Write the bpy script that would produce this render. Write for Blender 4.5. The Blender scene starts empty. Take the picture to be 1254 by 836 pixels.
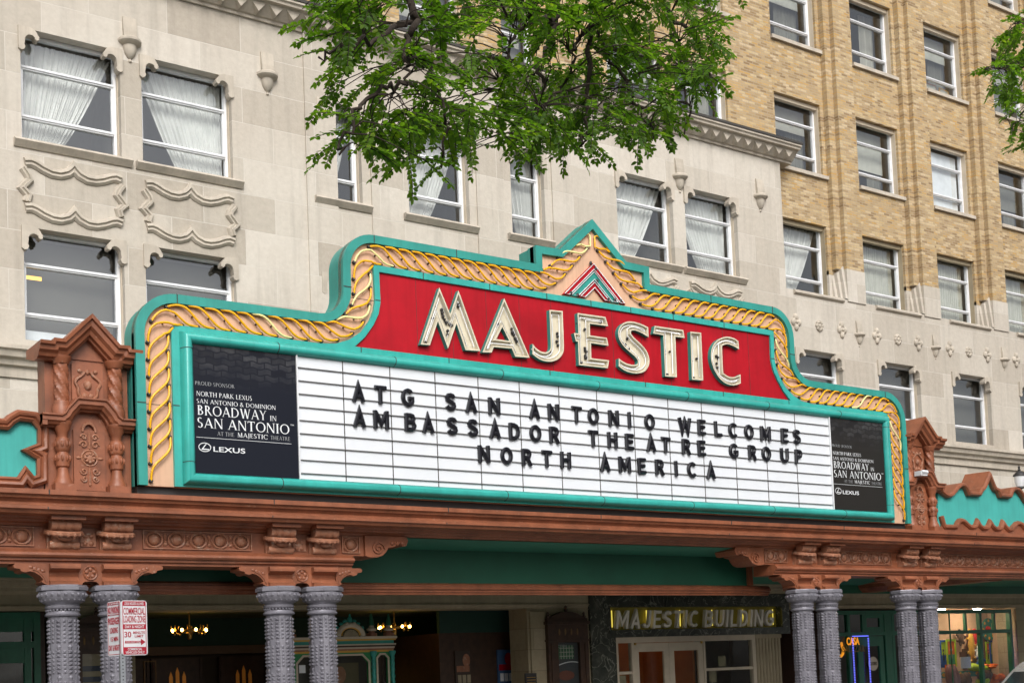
import bpy, bmesh, math, random
from math import sin, cos, pi, radians, hypot, atan2
from mathutils import Vector, Matrix
from mathutils.geometry import tessellate_polygon
random.seed(7)
scene = bpy.context.scene
COL = scene.collection

# ------------------------------------------------------------------ camera
F, CX, CY = 1600.0, 627.0, 728.1576
DX = Vector((0.82125316, 0.00137019, 0.57056233))
DZ = Vector((-0.03981751, -0.99742146, 0.05970761))
DX.normalize(); DZ = (DZ - DX * DZ.dot(DX)).normalized()
DY = DZ.cross(DX)
EYE = 1.65
cam = bpy.data.cameras.new("camera")
camo = bpy.data.objects.new("camera", cam)
COL.objects.link(camo)
right = Vector((DX[0], DY[0], DZ[0])); down = Vector((DX[1], DY[1], DZ[1])); fwd = Vector((DX[2], DY[2], DZ[2]))
m = Matrix.Identity(4)
for i in range(3):
    m[i][0] = right[i]; m[i][1] = -down[i]; m[i][2] = -fwd[i]
m.translation = (0, 0, EYE)
camo.matrix_world = m
cam.sensor_width = 36.0
cam.lens = F / 1254.0 * 36.0
cam.shift_y = (CY - 418.0) / 1254.0
cam.clip_start = 0.05
cam.clip_end = 900.0
scene.camera = camo

# ------------------------------------------------------------------ light: overcast sky
SUN_EL, SUN_AZ = radians(38), radians(200)      # azimuth from +Y towards +X
wd = bpy.data.worlds.new("World"); scene.world = wd; wd.use_nodes = True
nt = wd.node_tree; nt.nodes.clear()
sky = nt.nodes.new('ShaderNodeTexSky'); sky.sky_type = 'NISHITA'; sky.sun_disc = False
sky.sun_elevation = SUN_EL; sky.sun_rotation = SUN_AZ
sky.air_density = 1.0; sky.dust_density = 4.0; sky.ozone_density = 1.0
hs = nt.nodes.new('ShaderNodeHueSaturation'); hs.inputs['Saturation'].default_value = 0.25
bg = nt.nodes.new('ShaderNodeBackground'); bg.inputs['Strength'].default_value = 0.15
ow = nt.nodes.new('ShaderNodeOutputWorld')
nt.links.new(sky.outputs[0], hs.inputs['Color']); nt.links.new(hs.outputs[0], bg.inputs['Color']); nt.links.new(bg.outputs[0], ow.inputs['Surface'])
sl = bpy.data.lights.new("sun", 'SUN'); sl.energy = 1.15; sl.angle = radians(22); sl.color = (1.0, 0.965, 0.92)
so = bpy.data.objects.new("sun", sl); COL.objects.link(so)
sd = Vector((sin(SUN_AZ) * cos(SUN_EL), cos(SUN_AZ) * cos(SUN_EL), sin(SUN_EL)))
so.rotation_euler = sd.to_track_quat('Z', 'Y').to_euler(); so.location = (0, 0, 40)
scene.view_settings.view_transform = 'Standard'; scene.view_settings.look = 'None'
scene.view_settings.exposure = 0.36; scene.view_settings.gamma = 1.0
scene.view_settings.use_curve_mapping = False
scene.cycles.max_bounces = 8; scene.cycles.diffuse_bounces = 4; scene.cycles.transparent_max_bounces = 12
scene.cycles.use_denoising = True

def P(x, y, Y):
    """point on the vertical plane at distance Y seen at photo position x, y -> (X, Z)"""
    r = Vector(((x - CX) / F, (y - CY) / F, 1.0))
    a, b, c = r.dot(DX), r.dot(DY), r.dot(DZ)
    return (a * Y / b, c * Y / b + EYE)

# ------------------------------------------------------------------ materials
def nodes(name):
    mt = bpy.data.materials.new(name); mt.use_nodes = True
    t = mt.node_tree; return mt, t, t.nodes['Principled BSDF']
def sock(n, k, v): n.inputs[k].default_value = v
def ramp(t, fac, stops):
    r = t.nodes.new('ShaderNodeValToRGB')
    while len(r.color_ramp.elements) < len(stops): r.color_ramp.elements.new(0.5)
    for e, (p, c) in zip(r.color_ramp.elements, stops):
        e.position = p; e.color = (*c, 1)
    t.links.new(fac, r.inputs[0]); return r
def coords(t, scale=(1, 1, 1)):
    g = t.nodes.new('ShaderNodeNewGeometry')
    mp = t.nodes.new('ShaderNodeMapping'); mp.inputs['Scale'].default_value = scale
    t.links.new(g.outputs['Position'], mp.inputs[0]); return mp.outputs[0]
def objcoords(t, scale=(1, 1, 1)):
    g = t.nodes.new('ShaderNodeTexCoord')
    mp = t.nodes.new('ShaderNodeMapping'); mp.inputs['Scale'].default_value = scale
    t.links.new(g.outputs['Object'], mp.inputs[0]); return mp.outputs[0]
def noise(t, vec, sc, det=4, rough=.6):
    n = t.nodes.new('ShaderNodeTexNoise'); sock(n, 'Scale', sc); sock(n, 'Detail', det); sock(n, 'Roughness', rough)
    t.links.new(vec, n.inputs['Vector']); return n.outputs['Fac']
def mixc(t, fac, a, b, mode='MIX'):
    n = t.nodes.new('ShaderNodeMix'); n.data_type = 'RGBA'; n.blend_type = mode
    if isinstance(fac, (int, float)): n.inputs[0].default_value = fac
    else: t.links.new(fac, n.inputs[0])
    for k, v in ((6, a), (7, b)):
        if isinstance(v, tuple): n.inputs[k].default_value = (*v, 1)
        else: t.links.new(v, n.inputs[k])
    return n.outputs[2]
def bump(t, bs, h, strength=.3, dist=.01):
    b = t.nodes.new('ShaderNodeBump'); sock(b, 'Strength', strength); sock(b, 'Distance', dist)
    t.links.new(h, b.inputs['Height']); t.links.new(b.outputs[0], bs.inputs['Normal'])

def painted(name, col, rough=.5, wear=None, var=.25, scale=3.0, streak=True, metal=0.0, spec=.5, bstr=.1, wearpos=(.62, .72)):
    """paint with uneven tone, rain streaks and optional chipped patches"""
    mt, t, b = nodes(name)
    v = objcoords(t)
    n1 = noise(t, v, scale, 5)
    dark = tuple(c * (1 - var) for c in col); lite = tuple(min(1, c * (1 + var * .6)) for c in col)
    c = ramp(t, n1, [(.3, dark), (.55, col), (.75, lite)]).outputs[0]
    if streak:
        n2 = noise(t, objcoords(t, (9, 9, .5)), 1.6, 4)
        c = mixc(t, ramp(t, n2, [(.45, (0, 0, 0)), (.75, (.5, .5, .5))]).outputs[0], c, tuple(x * .68 for x in col))
    if wear:
        n3 = noise(t, v, 14, 6, .7)
        c = mixc(t, ramp(t, n3, [(wearpos[0], (0, 0, 0)), (wearpos[1], (1, 1, 1))]).outputs[0], c, wear)
    t.links.new(c, b.inputs['Base Color'])
    sock(b, 'Roughness', rough); sock(b, 'Metallic', metal); sock(b, 'Specular IOR Level', spec)
    if bstr: bump(t, b, noise(t, v, 22, 4), bstr, .01)
    return mt

def masonry(name, bw, rh, mortar, cols, mcol, msize, offs=.5, nsc=1.0, patch=None, pamt=.55, bstr=.5, bias=0.0, streaks=0.35):
    mt, t, b = nodes(name)
    g = t.nodes.new('ShaderNodeNewGeometry'); sp = t.nodes.new('ShaderNodeSeparateXYZ'); t.links.new(g.outputs['Position'], sp.inputs[0])
    ad = t.nodes.new('ShaderNodeMath'); ad.operation = 'ADD'; t.links.new(sp.outputs[0], ad.inputs[0]); t.links.new(sp.outputs[1], ad.inputs[1])
    cb = t.nodes.new('ShaderNodeCombineXYZ'); t.links.new(ad.outputs[0], cb.inputs[0]); t.links.new(sp.outputs[2], cb.inputs[1])
    br = t.nodes.new('ShaderNodeTexBrick'); t.links.new(cb.outputs[0], br.inputs['Vector'])
    sock(br, 'Scale', 1.0); sock(br, 'Brick Width', bw); sock(br, 'Row Height', rh); sock(br, 'Mortar Size', msize)
    sock(br, 'Mortar Smooth', .2); sock(br, 'Bias', bias); br.offset = offs
    sock(br, 'Color1', (0, 0, 0, 1)); sock(br, 'Color2', (1, 1, 1, 1)); sock(br, 'Mortar', (.5, .5, .5, 1))
    c = ramp(t, br.outputs['Color'], cols).outputs[0]
    big = noise(t, cb.outputs[0], .55 * nsc, 6, .65)
    c = mixc(t, ramp(t, big, [(.35, (0, 0, 0)), (.7, (pamt, pamt, pamt))]).outputs[0], c, patch or cols[0][1])
    fine = noise(t, cb.outputs[0], 9 * nsc, 6, .75)
    c = mixc(t, .22, c, ramp(t, fine, [(.3, (.25, .23, .2)), (.7, (.95, .9, .82))]).outputs[0], 'SOFT_LIGHT')
    vst = t.nodes.new('ShaderNodeMapping'); vst.inputs['Scale'].default_value = (3.2, .22, 1); t.links.new(cb.outputs[0], vst.inputs[0])
    st = noise(t, vst.outputs[0], 1.5, 5, .6)
    c = mixc(t, ramp(t, st, [(.5, (0, 0, 0)), (.78, (streaks, streaks, streaks))]).outputs[0], c, tuple(x * .55 for x in cols[0][1]))
    c = mixc(t, br.outputs['Fac'], c, mcol)
    t.links.new(c, b.inputs['Base Color']); sock(b, 'Roughness', .9); sock(b, 'Specular IOR Level', .2)
    mu = t.nodes.new('ShaderNodeMath'); mu.operation = 'MULTIPLY_ADD'
    t.links.new(br.outputs['Fac'], mu.inputs[0]); mu.inputs[1].default_value = -1.0; t.links.new(fine, mu.inputs[2])
    bump(t, b, mu.outputs[0], bstr, .012)
    return mt

def emit(name, col, s):
    mt, t, b = nodes(name)
    sock(b, 'Base Color', (*col, 1)); sock(b, 'Emission Color', (*col, 1)); sock(b, 'Emission Strength', s); return mt
def plain(name, col, rough=.6, metal=0, spec=.5): return painted(name, col, rough, None, .12, 4, False, metal, spec, 0.04)
def glass(name, refl=.12, tint=(.92, .95, .95)):
    mt = bpy.data.materials.new(name); mt.use_nodes = True; t = mt.node_tree; t.nodes.clear()
    tr = t.nodes.new('ShaderNodeBsdfTransparent'); tr.inputs[0].default_value = (*tint, 1)
    gl = t.nodes.new('ShaderNodeBsdfGlossy'); gl.inputs['Roughness'].default_value = .02; gl.inputs['Color'].default_value = (.95, .97, 1, 1)
    fr = t.nodes.new('ShaderNodeLayerWeight'); fr.inputs[0].default_value = .5
    pw = t.nodes.new('ShaderNodeMath'); pw.operation = 'POWER'; pw.inputs[1].default_value = 4.0; t.links.new(fr.outputs['Facing'], pw.inputs[0])
    ma = t.nodes.new('ShaderNodeMath'); ma.operation = 'MULTIPLY_ADD'; ma.inputs[1].default_value = .8; ma.inputs[2].default_value = refl; ma.use_clamp = True
    t.links.new(pw.outputs[0], ma.inputs[0])
    nz = t.nodes.new('ShaderNodeTexNoise'); nz.inputs['Scale'].default_value = 1.1
    g = t.nodes.new('ShaderNodeNewGeometry'); t.links.new(g.outputs['Position'], nz.inputs['Vector'])
    bp = t.nodes.new('ShaderNodeBump'); bp.inputs['Strength'].default_value = .12; bp.inputs['Distance'].default_value = .04; t.links.new(nz.outputs[0], bp.inputs['Height']); t.links.new(bp.outputs[0], gl.inputs['Normal'])
    mx = t.nodes.new('ShaderNodeMixShader'); t.links.new(ma.outputs[0], mx.inputs[0]); t.links.new(tr.outputs[0], mx.inputs[1]); t.links.new(gl.outputs[0], mx.inputs[2])
    o = t.nodes.new('ShaderNodeOutputMaterial'); t.links.new(mx.outputs[0], o.inputs[0]); return mt
def leafmat(name, col):
    mt = bpy.data.materials.new(name); mt.use_nodes = True; t = mt.node_tree; b = t.nodes['Principled BSDF']
    v = coords(t); c = mixc(t, ramp(t, noise(t, v, 3.0, 3), [(.35, (0, 0, 0)), (.65, (1, 1, 1))]).outputs[0], tuple(x * .7 for x in col), tuple(x * 1.25 for x in col))
    t.links.new(c, b.inputs['Base Color']); sock(b, 'Roughness', .45)
    tl = t.nodes.new('ShaderNodeBsdfTranslucent'); tl.inputs[0].default_value = (col[0] * 2.0, col[1] * 2.2, col[2] * .6, 1)
    mx = t.nodes.new('ShaderNodeMixShader'); mx.inputs[0].default_value = .55
    o = t.nodes['Material Output']; t.links.new(b.outputs[0], mx.inputs[1]); t.links.new(tl.outputs[0], mx.inputs[2]); t.links.new(mx.outputs[0], o.inputs[0]); return mt

M = {}
M['lime'] = masonry('limestone_blocks', 1.34, .64, .01, [(0, (.40, .36, .305)), (.35, (.49, .45, .39)), (.7, (.535, .495, .435)), (1, (.60, .56, .50))], (.60, .56, .50), .006, .43, 1.0, (.44, .385, .325), .45)
M['limed'] = painted('limestone_carved', (.51, .455, .38), .9, None, .22, 2.5, True, spec=.2, bstr=.25)
M['brick'] = masonry('yellow_brick', .205, .062, .01, [(0, (.25, .165, .085)), (.25, (.39, .28, .15)), (.5, (.47, .345, .19)), (.68, (.50, .31, .105)), (.8, (.52, .395, .22)), (1, (.58, .455, .295))], (.40, .33, .24), .007, .5, 1.6, (.42, .305, .185), .3, .7, 0, .25)
M['teal'] = painted('teal_enamel', (.028, .29, .245), .45, None, .22, 2.2, True, bstr=.03)
M['tealpanel'] = painted('teal_stucco', (.055, .40, .36), .75, None, .14, 1.6, True, bstr=.06)
M['teal_lit'] = painted('teal_enamel_lit', (.04, .40, .35), .32, None, .2, 2.4, True, bstr=.03)  # same teal paint as the outer band, its lit look put into the colour
M['tan'] = painted('peach_panel', (.67, .42, .275), .55, None, .12, 2, True, bstr=.02)
M['red'] = painted('red_enamel', (.41, .004, .013), .5, None, .26, 1.3, True, spec=.25, bstr=.02)
M['cream'] = painted('cream_enamel', (.66, .60, .46), .5, (.30, .24, .16), .12, 4, True, bstr=.03, wearpos=(.68, .74))
M['terra'] = painted('terracotta_glaze', (.285, .095, .044), .46, (.40, .215, .145), .42, 2.6, True, bstr=.2, wearpos=(.60, .76))
M['terrad'] = painted('terracotta_relief', (.33, .14, .078), .55, (.46, .34, .26), .25, 5, False, bstr=.25, wearpos=(.55, .7))
M['lilac'] = painted('grey_lilac_paint', (.225, .218, .25), .30, (.38, .37, .40), .25, 4, True, .25, bstr=.12)
M['white'] = plain('white_aluminium', (.74, .75, .77), .4)
M['reader'] = painted('white_reader_panel', (.73, .76, .80), .35, None, .05, 1.2, False, bstr=0)
M['dark'] = plain('dark_metal', (.03, .028, .028), .5)
M['seam'] = plain('dark_seam', (.05, .045, .04), .8)
M['rail'] = plain('grey_rail', (.16, .155, .15), .6)
M['blackplastic'] = plain('black_letter_plastic', (.012, .012, .017), .22)
M['yellow'] = plain('yellow_neon_tube', (.87, .44, .008), .25)
M['pale'] = plain('pale_neon_tube', (.86, .78, .34), .25)
M['whitetube'] = plain('white_glass_tube', (.86, .87, .88), .15)
M['glass'] = glass('window_glass', .13)
M['shopglass'] = glass('shop_glass', .03, (.9, .92, .9))
M['curtain'] = plain('white_curtain', (.66, .65, .62), .9)
M['dim'] = plain('dim_blind', (.085, .08, .068), .9)
M['sheer'] = plain('sheer_curtain', (.46, .45, .39), .9)
M['room'] = plain('room_wall', (.27, .255, .225), .9)
M['drape'] = plain('grey_drape', (.42, .40, .345), .9)
M['draped'] = plain('dark_drape', (.17, .165, .14), .9)
M['greenboard'] = painted('dark_green_board', (.008, .088, .050), .55, None, .25, .8, False, bstr=.03)
M['soffit'] = painted('green_soffit', (.035, .20, .13), .6, None, .25, .8, False, bstr=.03)
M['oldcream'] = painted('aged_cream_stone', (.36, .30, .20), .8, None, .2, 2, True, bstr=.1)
M['green'] = painted('green_shop_paint', (.02, .13, .075), .45, None, .2, 3, True, bstr=.05)
M['wood'] = painted('dark_carved_wood', (.055, .026, .014), .5, None, .4, 8, True, bstr=.2)
M['bark'] = painted('bark', (.045, .032, .024), .95, None, .4, 14, True, bstr=.6)
M['leafa'] = leafmat('leaf_green', (.105, .195, .02))
M['leafb'] = leafmat('leaf_dark_green', (.062, .135, .016))
M['leafc'] = leafmat('leaf_yellow_green', (.19, .28, .028))
M['asphalt'] = painted('asphalt', (.07, .07, .07), .9, None, .25, 1.2, False, bstr=.4)
M['paving'] = masonry('sidewalk_paving', .9, .9, .01, [(0, (.40, .385, .355)), (1, (.50, .48, .445))], (.24, .23, .22), .008, 0)
M['orange'] = plain('orange_interior', (.50, .17, .04), .8)
M['brass'] = plain('brass', (.55, .34, .10), .3, 1.0)
M['bulb'] = emit('warm_bulb', (1, .58, .14), 16)
M['ivory'] = plain('ivory_paint', (.55, .47, .36), .5)
M['gold'] = plain('gold_paint', (.62, .34, .05), .4)

# plain block alphabet: centre lines of the strokes in a cell one unit high
BLOCK = {
 'A': (.76, [[(.10, 0), (.38, .90), (.66, 0)], [(.22, .28), (.54, .28)]]), 'B': (.70, [[(.1, 0), (.1, 1)], [(.1, .9), (.38, .9), (.5, .86), (.55, .72), (.5, .58), (.38, .53), (.1, .53)], [(.38, .53), (.53, .47), (.6, .32), (.54, .16), (.42, .1), (.1, .1)]]),
 'C': (.74, [[(.42 + .31 * cos(radians(a)), .5 + .40 * sin(radians(a))) for a in range(48, 313, 12)]]), 'D': (.74, [[(.1, 0), (.1, 1)], [(.1, .9), (.34, .9), (.5, .84), (.6, .7), (.63, .5), (.6, .3), (.5, .16), (.34, .1), (.1, .1)]]),
 'E': (.62, [[(.1, 0), (.1, 1)], [(.1, .9), (.6, .9)], [(.1, .51), (.54, .51)], [(.1, .1), (.6, .1)]]), 'G': (.76, [[(.42 + .31 * cos(radians(a)), .5 + .40 * sin(radians(a))) for a in range(48, 330, 12)] + [(.68, .3), (.68, .45), (.42, .45)]]),
 'H': (.74, [[(.1, 0), (.1, 1)], [(.64, 0), (.64, 1)], [(.1, .52), (.64, .52)]]), 'I': (.2, [[(.1, 0), (.1, 1)]]), 'J': (.6, [[(.5, 1), (.5, .34), (.46, .18), (.34, .1), (.2, .12), (.08, .26)]]),
 'L': (.6, [[(.1, 0), (.1, 1)], [(.1, .1), (.58, .1)]]), 'M': (.92, [[(.1, 0), (.1, 1)], [(.13, .93), (.46, .28), (.79, .93)], [(.82, 0), (.82, 1)]]), 'N': (.78, [[(.1, 0), (.1, 1)], [(.12, .93), (.66, .07)], [(.68, 0), (.68, 1)]]),
 'O': (.80, [[(.40 + .30 * cos(radians(a)), .5 + .40 * sin(radians(a))) for a in range(0, 360, 15)]]), 'P': (.66, [[(.1, 0), (.1, 1)], [(.1, .9), (.38, .9), (.5, .86), (.56, .7), (.5, .54), (.38, .49), (.1, .49)]]),
 'R': (.72, [[(.1, 0), (.1, 1)], [(.1, .9), (.38, .9), (.5, .86), (.56, .7), (.5, .54), (.38, .49), (.1, .49)], [(.36, .49), (.62, 0)]]),
 'S': (.66, [[(.56, .76), (.48, .87), (.34, .9), (.2, .87), (.11, .75), (.14, .62), (.27, .54), (.42, .48), (.54, .40), (.57, .26), (.49, .14), (.34, .1), (.19, .13), (.09, .25)]]),
 'T': (.7, [[(.35, 0), (.35, .9)], [(0, .9), (.7, .9)]]), 'U': (.74, [[(.1, 1), (.1, .35), (.15, .2), (.26, .11), (.37, .1), (.48, .11), (.59, .2), (.64, .35), (.64, 1)]]),
 'W': (1.06, [[(.08, 1), (.29, .06), (.53, .80), (.77, .06), (.98, 1)]])}
def block(mb, ch, x0, z0, w, h, y, prof_of, shear=0):
    """one block letter between x0 and x0+w, standing on z0; prof_of(k) gives the stroke section (sideways, depth)"""
    W, strokes = BLOCK[ch]
    for k, st in enumerate(strokes):
        pts = [(x0 + a / W * w + shear * b_ * h, z0 + b_ * h) for a, b_ in st]
        mb.sweep(pts, [(a, y + d) for a, d in prof_of(k)], ch == 'O')

# ------------------------------------------------------------------ mesh builder
class MB:
    def __init__(s): s.v = []; s.f = []; s.mi = []; s.cur = 0
    def add(s, vs, fs):
        o = len(s.v); s.v += [tuple(v) for v in vs]
        for f in fs: s.f.append([i + o for i in f]); s.mi.append(s.cur)
        return s
    def box(s, x0, x1, y0, y1, z0, z1):
        return s.add([(x0, y0, z0), (x1, y0, z0), (x1, y1, z0), (x0, y1, z0), (x0, y0, z1), (x1, y0, z1), (x1, y1, z1), (x0, y1, z1)],
                     [(0, 3, 2, 1), (4, 5, 6, 7), (0, 1, 5, 4), (1, 2, 6, 5), (2, 3, 7, 6), (3, 0, 4, 7)])
    def prism(s, polys, y0, y1):
        """outline (+ holes) in x,z pushed from y0 to y1"""
        if isinstance(polys[0][0], (int, float)): polys = [polys]
        flat = [p for q in polys for p in q]
        tris = tessellate_polygon([[Vector((p[0], p[1], 0)) for p in q] for q in polys])
        n = len(flat); fs = [tuple(t) for t in tris] + [tuple(i + n for i in reversed(t)) for t in tris]
        o = 0
        for q in polys:
            k = len(q)
            for i in range(k):
                j = (i + 1) % k; fs.append((o + i, o + j, n + o + j, n + o + i))
            o += k
        return s.add([(p[0], y0, p[1]) for p in flat] + [(p[0], y1, p[1]) for p in flat], fs)
    def extr(s, prof, x0, x1):
        """closed y,z profile pushed along x"""
        n = len(prof); tris = tessellate_polygon([[Vector((a, b, 0)) for a, b in prof]])
        fs = [tuple(t) for t in tris] + [tuple(i + n for i in t) for t in tris] + [(i, (i + 1) % n, n + (i + 1) % n, n + i) for i in range(n)]
        return s.add([(x0, a, b) for a, b in prof] + [(x1, a, b) for a, b in prof], fs)
    def extry(s, prof, y0, y1):
        return s.prism(prof, y0, y1)
    def lathe(s, prof, c, axis='Z', n=20, a0=0., a1=2 * pi, sq=1.0):
        full = abs(a1 - a0 - 2 * pi) < 1e-6; k = n if full else n + 1; vs = []; fs = []
        for r, h in prof:
            for i in range(k):
                a = a0 + (a1 - a0) * i / n; p, q = r * cos(a), r * sin(a) * sq
                if axis == 'Z': vs.append((c[0] + p, c[1] + q, c[2] + h))
                elif axis == 'X': vs.append((c[0] + h, c[1] + q, c[2] + p))
                else: vs.append((c[0] + p, c[1] + h, c[2] + q))
        for j in range(len(prof) - 1):
            for i in range(k if full else k - 1):
                i2 = (i + 1) % k; fs.append((j * k + i, j * k + i2, (j + 1) * k + i2, (j + 1) * k + i))
        if full and prof[0][0] > 1e-4: fs.append(tuple(range(k)))
        if full and prof[-1][0] > 1e-4: fs.append(tuple((len(prof) - 1) * k + i for i in range(k)))
        return s.add(vs, fs)
    def tube(s, path, r, n=6, closed=False, r1=None):
        path = [Vector(p) for p in path]; m = len(path); vs = []; fs = []; up = None
        for i, p in enumerate(path):
            a = path[(i - 1) % m] if (closed or i) else p; b = path[(i + 1) % m] if (closed or i < m - 1) else p
            d = (b - a); d = d.normalized() if d.length > 1e-9 else Vector((0, 0, 1))
            if up is None: up = d.orthogonal().normalized()
            up = (up - d * up.dot(d)); up = up.normalized() if up.length > 1e-6 else d.orthogonal().normalized()
            w = d.cross(up); rr = r if r1 is None else r + (r1 - r) * i / max(1, m - 1)
            for k in range(n):
                t = 2 * pi * k / n; vs.append(p + up * (cos(t) * rr) + w * (sin(t) * rr))
        for i in range(m if closed else m - 1):
            j = (i + 1) % m
            for k in range(n): fs.append((i * n + k, i * n + (k + 1) % n, j * n + (k + 1) % n, j * n + k))
        if not closed: fs += [tuple(range(n)), tuple((m - 1) * n + k for k in range(n))]
        return s.add(vs, fs)
    def ball(s, c, rx, ry=None, rz=None, n=10, h=6):
        ry = ry or rx; rz = rz or rx; vs = []; fs = []
        for j in range(h + 1):
            a = -pi / 2 + pi * j / h
            for i in range(n):
                b = 2 * pi * i / n; vs.append((c[0] + rx * cos(a) * cos(b), c[1] + ry * cos(a) * sin(b), c[2] + rz * sin(a)))
        for j in range(h):
            for i in range(n): fs.append((j * n + i, j * n + (i + 1) % n, (j + 1) * n + (i + 1) % n, (j + 1) * n + i))
        return s.add(vs, fs)
    def sweep(s, path, prof, closed=False, capped=True):
        """profile (a = sideways in the x,z plane, to the left of travel; b = y) carried along an x,z path with mitred corners"""
        m = len(path); n = len(prof); vs = []; fs = []
        for i in range(m):
            p = Vector(path[i]); a = Vector(path[(i - 1) % m]) if (closed or i) else None; b = Vector(path[(i + 1) % m]) if (closed or i < m - 1) else None
            d0 = (p - a).normalized() if a is not None else (b - p).normalized(); d1 = (b - p).normalized() if b is not None else d0
            n0 = Vector((-d0.y, d0.x)); n1 = Vector((-d1.y, d1.x)); nm = n0 + n1
            if nm.length < 1e-6: nm = n0
            nm = nm.normalized(); k = 1 / max(.35, nm.dot(n0))
            for q in prof: vs.append((p.x + nm.x * q[0] * k, q[1], p.y + nm.y * q[0] * k))
        for i in range(m if closed else m - 1):
            j = (i + 1) % m
            for k in range(n): fs.append((i * n + k, i * n + (k + 1) % n, j * n + (k + 1) % n, j * n + k))
        if not closed and capped: fs += [tuple(range(n)), tuple((m - 1) * n + k for k in range(n))]
        return s.add(vs, fs)
    def xf(s, mat, i0=0):
        for i in range(i0, len(s.v)): s.v[i] = tuple(mat @ Vector(s.v[i]))
        return s
    def pieces(s):
        par = list(range(len(s.v)))
        def find(a):
            while par[a] != a: par[a] = par[par[a]]; a = par[a]
            return a
        for f in s.f:
            for i in f[1:]: par[find(i)] = find(f[0])
        box = {}
        for i, v in enumerate(s.v):
            r = find(i); b_ = box.setdefault(r, [list(v), list(v)])
            for k in range(3): b_[0][k] = min(b_[0][k], v[k]); b_[1][k] = max(b_[1][k], v[k])
        ks = list(box); gp = {k: k for k in ks}
        def gf(a):
            while gp[a] != a: a = gp[a]
            return a
        for i, a in enumerate(ks):
            for b_ in ks[:i]:
                if all(box[a][0][k] - .012 <= box[b_][1][k] and box[b_][0][k] - .012 <= box[a][1][k] for k in range(3)): gp[gf(a)] = gf(b_)
        res = {}
        for f, m_ in zip(s.f, s.mi): res.setdefault(gf(find(f[0])), []).append((f, m_))
        out = []
        for fs in res.values():
            q = MB(); mp = {}
            for f, m_ in fs:
                for i in f:
                    if i not in mp: mp[i] = len(q.v); q.v.append(s.v[i])
                q.f.append([mp[i] for i in f]); q.mi.append(m_)
            out.append(q)
        return out
    def build(s, name, mat, parent=None, smooth=35, base=None, split=False):
        if split: return [q.build(name, mat, parent, smooth, base) for q in s.pieces()]
        me = bpy.data.meshes.new(name); me.from_pydata(s.v, [], s.f)
        mats = mat if isinstance(mat, (list, tuple)) else [mat]
        for q in mats: me.materials.append(M[q] if isinstance(q, str) else q)
        if len(mats) > 1: me.polygons.foreach_set('material_index', s.mi)
        bm = bmesh.new(); bm.from_mesh(me)
        if len(s.f) > 1: bmesh.ops.recalc_face_normals(bm, faces=bm.faces)
        if base: bmesh.ops.translate(bm, vec=-Vector(base), verts=bm.verts)
        bm.to_mesh(me); bm.free()
        if smooth:
            me.shade_smooth(); me.set_sharp_from_angle(angle=radians(smooth))
        o = bpy.data.objects.new(name, me); COL.objects.link(o)
        if base: o.location = base
        if parent is not None:
            o.parent = parent
            if not base and parent.parent is None: o.matrix_parent_inverse = Matrix.Translation(-Vector(parent.location))
        return o

def tag(o, label=None, cat=None, group=None, kind=None):
    if label: o['label'] = label
    if cat: o['category'] = cat
    if group: o['group'] = group
    if kind: o['kind'] = kind
    return o
def thing(name, label, cat, loc=(0, 0, 0), group=None):
    o = bpy.data.objects.new(name, None); COL.objects.link(o); o.location = loc; o.empty_display_size = .2
    return tag(o, label, cat, group)
def copy_tree(o, parent=None):
    c = o.copy(); COL.objects.link(c)
    if parent is not None: c.parent = parent; c.matrix_parent_inverse = o.matrix_parent_inverse.copy()
    for ch in list(o.children): copy_tree(ch, c)
    return c

def arc(cx, cz, r, a0, a1, n=8, rz=None):
    rz = rz or r
    return [(cx + r * cos(radians(a0 + (a1 - a0) * i / n)), cz + rz * sin(radians(a0 + (a1 - a0) * i / n))) for i in range(n + 1)]
def dedupe(p):
    out = []
    for q in p:
        if not out or hypot(q[0] - out[-1][0], q[1] - out[-1][1]) > .004: out.append(q)
    return out
def area(p): return sum(p[i][0] * p[(i + 1) % len(p)][1] - p[(i + 1) % len(p)][0] * p[i][1] for i in range(len(p))) / 2
def inset(p, d):
    """inset of a closed outline by d (towards its inside)"""
    sgn = 1 if area(p) > 0 else -1; out = []; n = len(p)
    for i in range(n):
        a, b, c = Vector(p[i - 1]), Vector(p[i]), Vector(p[(i + 1) % n])
        d0 = (b - a).normalized(); d1 = (c - b).normalized()
        n0 = Vector((-d0.y, d0.x)) * sgn; n1 = Vector((-d1.y, d1.x)) * sgn; nm = n0 + n1
        nm = nm.normalized() if nm.length > 1e-6 else n0
        k = min(1 / max(.28, nm.dot(n0)), 3.0); out.append((b.x + nm.x * d * k, b.y + nm.y * d * k))
    return out
def chaikin(p, maxturn=48, rep=2):
    for _ in range(rep):
        q = []; n = len(p)
        for i in range(n):
            a, b, c = Vector(p[i - 1]), Vector(p[i]), Vector(p[(i + 1) % n])
            d0, d1 = b - a, c - b
            if d0.angle(d1, 0) < radians(maxturn) and d0.angle(d1, 0) > radians(2): q += [tuple(b + (a - b) * .25), tuple(b + (c - b) * .25)]
            else: q.append(tuple(b))
        p = q
    return p
def resample(path, step):
    d = [0]
    for a, b in zip(path, path[1:]): d.append(d[-1] + hypot(b[0] - a[0], b[1] - a[1]))
    return d
def along(path, d, s):
    s = max(0, min(d[-1] - 1e-6, s)); i = max(k for k in range(len(d)) if d[k] <= s); i = min(i, len(path) - 2)
    t = (s - d[i]) / max(1e-9, d[i + 1] - d[i]); a, b = Vector(path[i]), Vector(path[i + 1]); dr = (b - a).normalized()
    return a + (b - a) * t, dr
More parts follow.
